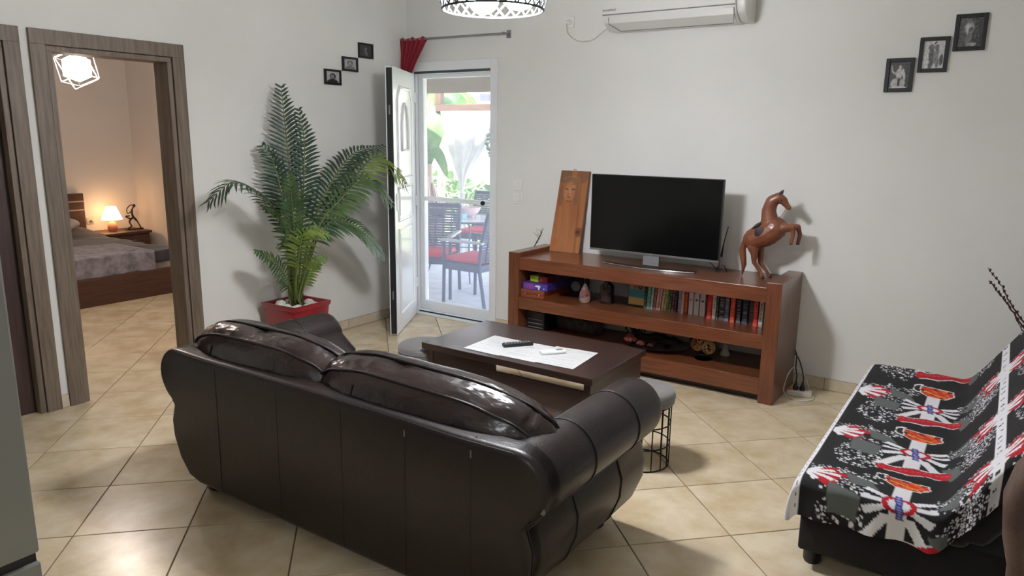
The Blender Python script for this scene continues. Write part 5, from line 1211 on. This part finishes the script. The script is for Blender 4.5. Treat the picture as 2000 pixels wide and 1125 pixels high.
# geometric bedroom pendant
t = thing('bedroom_pendant', 'lit faceted white pendant inside a crossed wire cage in the bedroom', 'lamp', (-1.45, -2.11, 2.10))
bm = NB(); g = bmesh.ops.create_icosphere(bm, subdivisions=1, radius=.115); bmesh.ops.transform(bm, matrix=Matrix.Rotation(R(25), 4, 'Y') @ Matrix.Rotation(R(20), 4, 'X'), verts=bm.verts); obj('diffuser', bm, M['bedbulb'], t)
WW = mat('white_wire', (235, 235, 235), .4)
for rot in ((20, 15, 10), (50, 40, 60)):
    mm = Matrix.Rotation(R(rot[0]), 4, 'X') @ Matrix.Rotation(R(rot[1]), 4, 'Y') @ Matrix.Rotation(R(rot[2]), 4, 'Z'); h = .093
    V = [mm @ Vector((sx*h, sy*h, sz*h)) for sx in (-1, 1) for sy in (-1, 1) for sz in (-1, 1)]
    bm = NB()
    for i, j in ((0, 1), (0, 2), (0, 4), (1, 3), (1, 5), (2, 3), (2, 6), (3, 7), (4, 5), (4, 6), (5, 7), (6, 7)): tube(bm, [V[i], V[j]], .003, 5)
    obj('wire_cage', bm, WW, t)
bm = NB(); tube(bm, [(0, 0, .11), (0, 0, CEIL-2.10)], .003, 6); obj('cord', bm, WW, t)
# ------------------------------------------------------------------ terrace and garden beyond the door
bm = NB(); box(bm, -6, 6, .2, 3.9, -.14, -.028); ter = struct(obj('terrace_floor', bm, mat('terrace_grout', (130, 132, 136), .9)))
PV = mat('pale_terrace_tile', (186, 188, 194), .45, rgb2=(204, 205, 208), vs=5, rand=.03)
full = None
for i in range(-10, 5):
    for j in range(0, 9):
        x = i*.41+.1; y = .205+j*.41
        if x < -3.8 and y < 1.5: continue
        if full is None: o = obj('terrace_tile', slab([(0.003, .003), (.407, .003), (.407, .407), (.003, .407)], -.012, 0, .003), PV, ter); full = o.data
        else: o = link(bpy.data.objects.new('terrace_tile', full), ter)
        o.location = (x, y, -.02)
bm = NB(); box(bm, -30, 20, 3.9, 40, -.2, -.08); o = obj('garden_lawn', bm, mat('pale_lawn', (150, 170, 96), .95, rgb2=(196, 190, 146), vs=1.2, detail=6)); struct(o)
bm = NB(); box(bm, -22, 2, 8.2, 8.45, -.1, 1.15); o = obj('garden_wall', bm, mat('white_garden_wall', (236, 232, 222), .9)); struct(o)
bm = NB(); prism(bm, [(.2, 2.56), (2.55, 2.17), (2.62, 2.165), (2.62, 2.195), (2.56, 2.20), (.2, 2.59)], 'x', -5, 3)
cn = obj('terrace_canopy', bm, mat('brown_canopy', (96, 68, 56), .8, rgb2=(112, 82, 68), stretch=(1, 6, 1))); tag(cn, 'brown canopy over the terrace outside the door', 'canopy')
t = thing('pergola_frame', 'brown wooden pergola beams and posts behind the terrace canopy', 'pergola', (-.5, 3.0, 0))
WD = mat('pergola_wood', (112, 86, 72), .7, rgb2=(132, 104, 90), stretch=(.6, 9, 9))
obj('beam', rbox(-2.16, 3, 2.96, 3.04, 1.945, 2.04, .005), WD, t, world=True); obj('post', rbox(-2.16, -2.06, 2.96, 3.04, 2.04, 2.32, .005), WD, t, world=True)
obj('beam', rbox(-5, 3, 2.96, 3.04, 2.32, 2.42, .005), WD, t, world=True)
obj('post', rbox(2.0, 2.1, 2.96, 3.04, -.02, 1.945, .005), WD, t, world=True); obj('post', rbox(-4.2, -4.1, 2.96, 3.04, -.02, 2.32, .005), WD, t, world=True)
# tied white curtain
bm = NB(); rows = []
for j in range(31):
    v = j/30; z = 1.95-1.97*v
    wd = (.42*(1-sm(0, .56, v))+.03) if v < .56 else .035+.13*sm(.56, 1, v); cx = -1.62-.10*sm(0, .56, v)
    rows.append([bm.verts.new((cx+wd*math.cos(a)*(1+.12*math.sin(a*9)), 3.0+min(.12, wd)*.6*math.sin(a)*(1+.2*math.sin(a*9)), z)) for a in [2*PI*k/72 for k in range(72)]])
for p, q in zip(rows, rows[1:]):
    for k in range(72): bm.faces.new((p[k], p[(k+1) % 72], q[(k+1) % 72], q[k]))
t = thing('terrace_curtain', 'white terrace curtain tied at its waist below the pergola beam', 'curtain', (-1.7, 3.0, -.02)); obj('cloth', bm, mat('white_voile', (240, 240, 240), .9, trans=.0), t, world=True, smooth=180)
bm = NB(); tube(bm, [(-1.72+.045*math.cos(a), 3.0+.035*math.sin(a), .85) for a in [2*PI*k/20 for k in range(20)]], .012, 6, closed=True); obj('tie_band', bm, M['whitep'], t, world=True)
# glass table on bent tube legs
t = thing('terrace_table', 'glass topped terrace table on bent grey tube legs', 'table', (-.72, 1.75, -.02))
ST = mat('grey_tube', (104, 108, 122), .4, metal=.5)
bm = NB(); prism(bm, [(.45*math.cos(a)*(1.15), .45*math.sin(a)) for a in [2*PI*k/40 for k in range(40)]], 'z', .69, .70); obj('glass_top', bm, mat('frosted_table_glass', (216, 222, 226), .1, coat=.5), t)
bm = NB(); tube(bm, [(.452*1.15*math.cos(a), .452*math.sin(a), .695) for a in [2*PI*k/40 for k in range(40)]], .011, 8, closed=True); obj('rim', bm, ST, t, smooth=60)
for k in range(4):
    a = R(45+90*k); c, s = math.cos(a), math.sin(a)
    bm = NB(); tube(bm, spline([(.12*c, .12*s, .67), (.38*c, .36*s, .66), (.43*c, .40*s, .58), (.38*c, .36*s, .3), (.46*c, .43*s, .0)], 6), .011, 8); obj('leg', bm, ST, t, smooth=60)
bm = NB(); tube(bm, [(.37*math.cos(a), .35*math.sin(a), .3) for a in [2*PI*k/32 for k in range(32)]], .007, 6, closed=True); obj('stretcher_ring', bm, ST, t)
# wicker armchairs
RT = mat('blue_grey_rattan', (74, 80, 100), .6); AL = mat('pale_armrest', (170, 172, 180), .4); FRM = mat('slate_chair_frame', (70, 76, 98), .45, metal=.3)
def chair(lab, loc, rz):
    """faces +X in its own space"""
    t = thing('terrace_armchair', lab, 'chair', loc, rz, 'woven terrace armchairs around the glass table')
    for sy in (-1, 1):
        y = sy*.26
        bm = NB(); tube(bm, [(.24, y, 0), (.225, y, .64)], .017, 8); obj('leg', bm, FRM, t, smooth=60)
        bm = NB(); tube(bm, [(-.27, y, 0), (-.20, y, .40), (-.22, y, .62), (-.30, y, .92)], .018, 8); obj('leg', bm, FRM, t, smooth=60)
        obj('armrest', rbox(-.25, .27, y-.025, y+.025, .635, .66, .008), AL if sy > 0 else FRM, t)
        bm = NB(); box(bm, -.2, .23, y-.012, y+.012, .36, .43); obj('seat_rail', bm, FRM, t)
    obj('seat', rbox(-.22, .24, -.255, .255, .385, .43, .006), RT, t)
    for x in (.225, -.205):
        bm = NB(); box(bm, x-.012, x+.012, -.255, .255, .36, .43); obj('seat_rail', bm, FRM, t)
    obj('cushion', rbox(-.20, .245, -.235, .235, .432, .482, .02, 3), M['cush'], t, smooth=50)
    bm = NB(); tube(bm, [(-.30, -.26, .92), (-.30, .26, .92)], .018, 8); obj('top_rail', bm, FRM, t)
    for k in range(17):
        f = (k+.5)/17; z = .45+.46*f; x = -.205-.022*min(1, f*2)*(1)-.075*max(0, f-.35)/.65
        obj('woven_band', rbox(x-.006, x+.004, -.25, .25, z-.011, z+.011, .003, 1), RT, t)
    for y in (-.17, -.085, 0, .085, .17):
        bm = NB(); tube(bm, [(-.215, y, .43), (-.235, y, .62), (-.305, y, .92)], .008, 6); obj('back_upright', bm, RT, t)
    return t
chair('terrace armchair with red cushion right behind the glass door, back to the right', (.235, .76, -.02), R(180))
chair('terrace armchair with red cushion at the left edge of the glass door', (-.41, .78, -.02), R(-63))
chair('terrace armchair on the far side of the glass table', (-1.02, 2.55, -.02), R(-80))
# things on the table
def ontab(name, lab, cat, x, y, m, bm, part='body', smooth=None):
    t = thing(name, lab, cat, (x, y, .68)); obj(part, bm, m, t, smooth=smooth); return t
bm = NB(); ball(bm, (0, 0, .055), .07, (1.5, .9, .75), 3, .4); ball(bm, (.07, 0, .075), .04, (1.6, .8, .6), 2, .3); t = ontab('dark_bag', 'crumpled dark blue bag at the left of the glass table', 'bag', -.99, 1.60, mat('navy_bag', (60, 62, 80), .8), bm, 'bag_body', 180)
bm = NB(); tube(bm, spline([(-.08, 0, .09), (-.04, .0, .14), (.04, 0, .14), (.09, 0, .09)], 5), .006, 6); obj('strap', bm, M['blackp'], t)
t = ontab('tissue_box', 'pale blue box on the glass table', 'box', -.72, 1.68, mat('pale_blue_box', (136, 186, 200), .6), rbox(-.07, .07, -.05, .05, 0, .055, .004), 'carton'); obj('printed_side', rbox(-.068, -.0, -.0515, -.05, .005, .05, 0), mat('teal_print', (92, 138, 150), .5), t)
bm = NB(); lathe(bm, [(0, 0), (.06, 0), (.13, .05), (.16, .11), (.152, .112), (.12, .055), (.05, .01), (0, .01)], n=32); ontab('pink_bowl', 'wide pale pink bowl on the far side of the glass table', 'bowl', -.80, 1.93, mat('pale_pink', (226, 196, 200), .6), bm, 'bowl_body', 60)
# plants
LB = mat('banana_leaf', (96, 140, 84), .5, rgb2=(140, 176, 112), vs=5); DR = mat('dried_banana_leaf', (168, 148, 134), .9, rgb2=(206, 188, 170), vs=14, stretch=(8, 8, .6))
def bleaf(pts, wd, parent, m=LB, nm='leaf'):
    P = spline(pts, 8); n = len(P); bm = NB(); rows = []
    for i, p in enumerate(P):
        T_ = (P[min(n-1, i+1)]-P[max(0, i-1)]).normalized(); s = T_.cross(Vector((.45, -.8, .35))).normalized(); q = i/(n-1); w_ = wd*math.sin(PI*min(1, .08+q*.92))**.6*(1 if q < .98 else .2)
        rows.append([bm.verts.new(p+s*w_*e+Vector((0, 0, -.25*w_*abs(e)))) for e in (-1, -.5, 0, .5, 1)])
    for a, b in zip(rows, rows[1:]):
        for j in range(4): bm.faces.new((a[j], a[j+1], b[j+1], b[j]))
    o = obj(nm, bm, m, parent, smooth=180, recalc=False); return o
t = thing('banana_plant', 'banana plant with dried leaf skirt beyond the glass table', 'plant', (-2.15, 2.75, -.06))
bm = NB(); tube(bm, [(0, 0, 0), (.0, 0, .6), (.02, 0, 1.3)], [.13, .11, .07], 14); obj('trunk', bm, DR, t, smooth=60)
bm = NB(); rn = random.Random(3)
for k in range(46):
    a = rn.uniform(0, 6.28); z = rn.uniform(.5, 1.15); tube(bm, [(.1*math.cos(a), .1*math.sin(a), z), (.17*math.cos(a), .17*math.sin(a), z-.25), (.2*math.cos(a)+.04, .2*math.sin(a), z-.55)], [.02, .03, .006], 5)
obj('dried_leaves', bm, DR, t, smooth=60)
for pts, w_ in (([(0, 0, 1.25), (.06, .0, 1.5), (.18, -.02, 1.5), (.32, -.03, 1.33), (.40, -.04, 1.14)], .075), ([(0, 0, 1.3), (-.2, .1, 1.8), (-.6, .2, 1.9), (-.9, .2, 1.6)], .16), ([(0, 0, 1.3), (.05, .2, 1.9), (.1, .5, 2.2), (.1, .8, 2.0)], .15)): bleaf(pts, w_, t)
def bush(name, lab, x, y, z0, r, h, m, n=160, ls=.05, seed=0, cat='plant', extra=None):
    t = thing(name, lab, cat, (x, y, z0)); rn = random.Random(seed); bm = NB()
    for k in range(n):
        a = rn.uniform(0, 6.28); q = rn.uniform(.1, 1); zz = h*rn.uniform(.05, 1); rr_ = r*math.sqrt(q)*(1-.5*abs(zz/h-.5))
        p = Vector((rr_*math.cos(a), rr_*math.sin(a), zz)); dn = Vector((rn.gauss(0, 1), rn.gauss(0, 1), rn.gauss(.3, .6))).normalized(); s = dn.orthogonal().normalized(); L_ = ls*rn.uniform(.6, 1.4)
        v = [bm.verts.new(p), bm.verts.new(p+dn*L_*.5+s*L_*.22), bm.verts.new(p+dn*L_), bm.verts.new(p+dn*L_*.5-s*L_*.22)]; bm.faces.new(v)
    obj('foliage', bm, m, t, recalc=False)
    bm = NB()
    for k in range(5): a = 2*PI*k/5; tube(bm, [(0, 0, 0), (r*.3*math.cos(a), r*.3*math.sin(a), h*.5), (r*.6*math.cos(a), r*.6*math.sin(a), h*.85)], [.012, .008, .003], 5)
    obj('stems', bm, M['stem'], t); return t
FG = mat('garden_foliage', (96, 128, 84), .6, rgb2=(150, 176, 112), vs=4); FG2 = mat('grey_foliage', (86, 112, 100), .6, rgb2=(130, 152, 134), vs=4)
bush('shrub', 'leafy green shrub beyond the terrace, left of the tied curtain', -2.75, 4.5, -.08, .32, .7, FG, 260, .16, 1)
t = bush('flowering_shrub', 'green shrub with red flowers right of the tied curtain', -2.1, 4.6, -.08, .35, .75, FG, 240, .12, 2)
for p in ((.05, -.2, .72), (.12, -.2, .62), (-.18, -.1, .8)):
    bm = NB()
    for k in range(6): a = 2*PI*k/6; ball(bm, (p[0]+.03*math.cos(a), p[1], p[2]+.03*math.sin(a)), .026, (1, .5, 1), 1)
    obj('flower', bm, mat('red_flower', (226, 70, 60), .7), t)
bush('low_shrub', 'low pale shrub in front of the garden wall, far left', -5.2, 7.0, -.08, .45, .9, FG, 300, .2, 3)
bush('low_shrub', 'low pale shrub in front of the garden wall, behind the curtain', -4.2, 6.6, -.08, .45, .7, FG, 300, .2, 4)
bush('low_shrub', 'low pale shrub in front of the garden wall, far right', -2.9, 6.2, -.08, .7, .8, FG2, 300, .2, 6)
t = thing('hanging_plant', 'grey green trailing plant hanging from the pergola at the door edge', 'plant', (-1.13, 2.96, 1.945)); rn = random.Random(9); bm = NB()
for k in range(200):
    z = -rn.uniform(.25, .62); r_ = .10*math.sin(PI*min(1, (-z-.15)/.5)); a = rn.uniform(0, 6.28); p = Vector((r_*math.cos(a), r_*math.sin(a), z)); dn = Vector((math.cos(a), math.sin(a), rn.uniform(-.6, .4))).normalized(); s = dn.orthogonal().normalized(); L_ = .05
    bm.faces.new([bm.verts.new(p), bm.verts.new(p+dn*L_*.5+s*.02), bm.verts.new(p+dn*L_), bm.verts.new(p+dn*L_*.5-s*.02)])
obj('foliage', bm, FG2, t, recalc=False); bm = NB(); tube(bm, [(0, 0, 0), (.01, 0, -.3), (0, 0, -.6)], .006, 5); obj('hanging_stem', bm, M['stem'], t)
# palm tree crown up left
t = thing('garden_palm', 'garden palm whose green fronds hang at the upper left of the glass', 'tree', (-3.45, 4.6, -.08))
bm = NB(); tube(bm, [(0, 0, 0), (.05, 0, 1.2), (0, 0, 2.25)], [.09, .07, .06], 10); obj('trunk', bm, DR, t, smooth=60)
PLM = mat('green_palm_frond', (92, 138, 52), .5, rgb2=(136, 176, 84), vs=5)  # mottled green of the garden palm fronds
for k in range(9):
    a = 2*PI*k/9+.15; L_ = .75; P = spline([(0, 0, 2.22), (.3*L_*math.cos(a), .3*L_*math.sin(a), 2.42), (.7*L_*math.cos(a), .7*L_*math.sin(a), 2.36), (L_*math.cos(a), L_*math.sin(a), 2.05)], 8); bm = NB()
    tube(bm, P, .008, 5)
    for i in range(2, len(P)-1):
        T_ = (P[i+1]-P[i]).normalized(); s = T_.cross(Vector((0, 0, 1))).normalized()
        for e in (-1, 1):
            for o_ in (0, .5):
                p = P[i].lerp(P[i+1], o_); tip = p+s*e*.17+T_*.08-Vector((0, 0, .13)); m_ = p.lerp(tip, .5)+Vector((0, 0, .03)); bm.faces.new([bm.verts.new(p), bm.verts.new(m_+T_*.014), bm.verts.new(tip), bm.verts.new(m_-T_*.014)])
    obj('frond', bm, PLM, t, recalc=False)
# neighbour's house far behind
t = thing('neighbour_house', 'pale lilac neighbouring house high behind the pergola beam', 'house', (-8.2, 14, -.1))
LH_ = mat('lilac_wall', (176, 172, 194), .9); obj('wall', rbox(-1.3, 2.6, -.5, 2, 2.62, 3.05, .0), LH_, t); obj('post', rbox(-1.0, -.8, -.4, -.2, 0, 2.62, 0), LH_, t); obj('post', rbox(2.2, 2.4, -.4, -.2, 0, 2.62, 0), LH_, t)
for k in range(5): obj('window', rbox(-1.0+.68*k, -.65+.68*k, -.53, -.5, 2.75, 2.95, 0), mat('house_window', (96, 96, 130), .2), t)
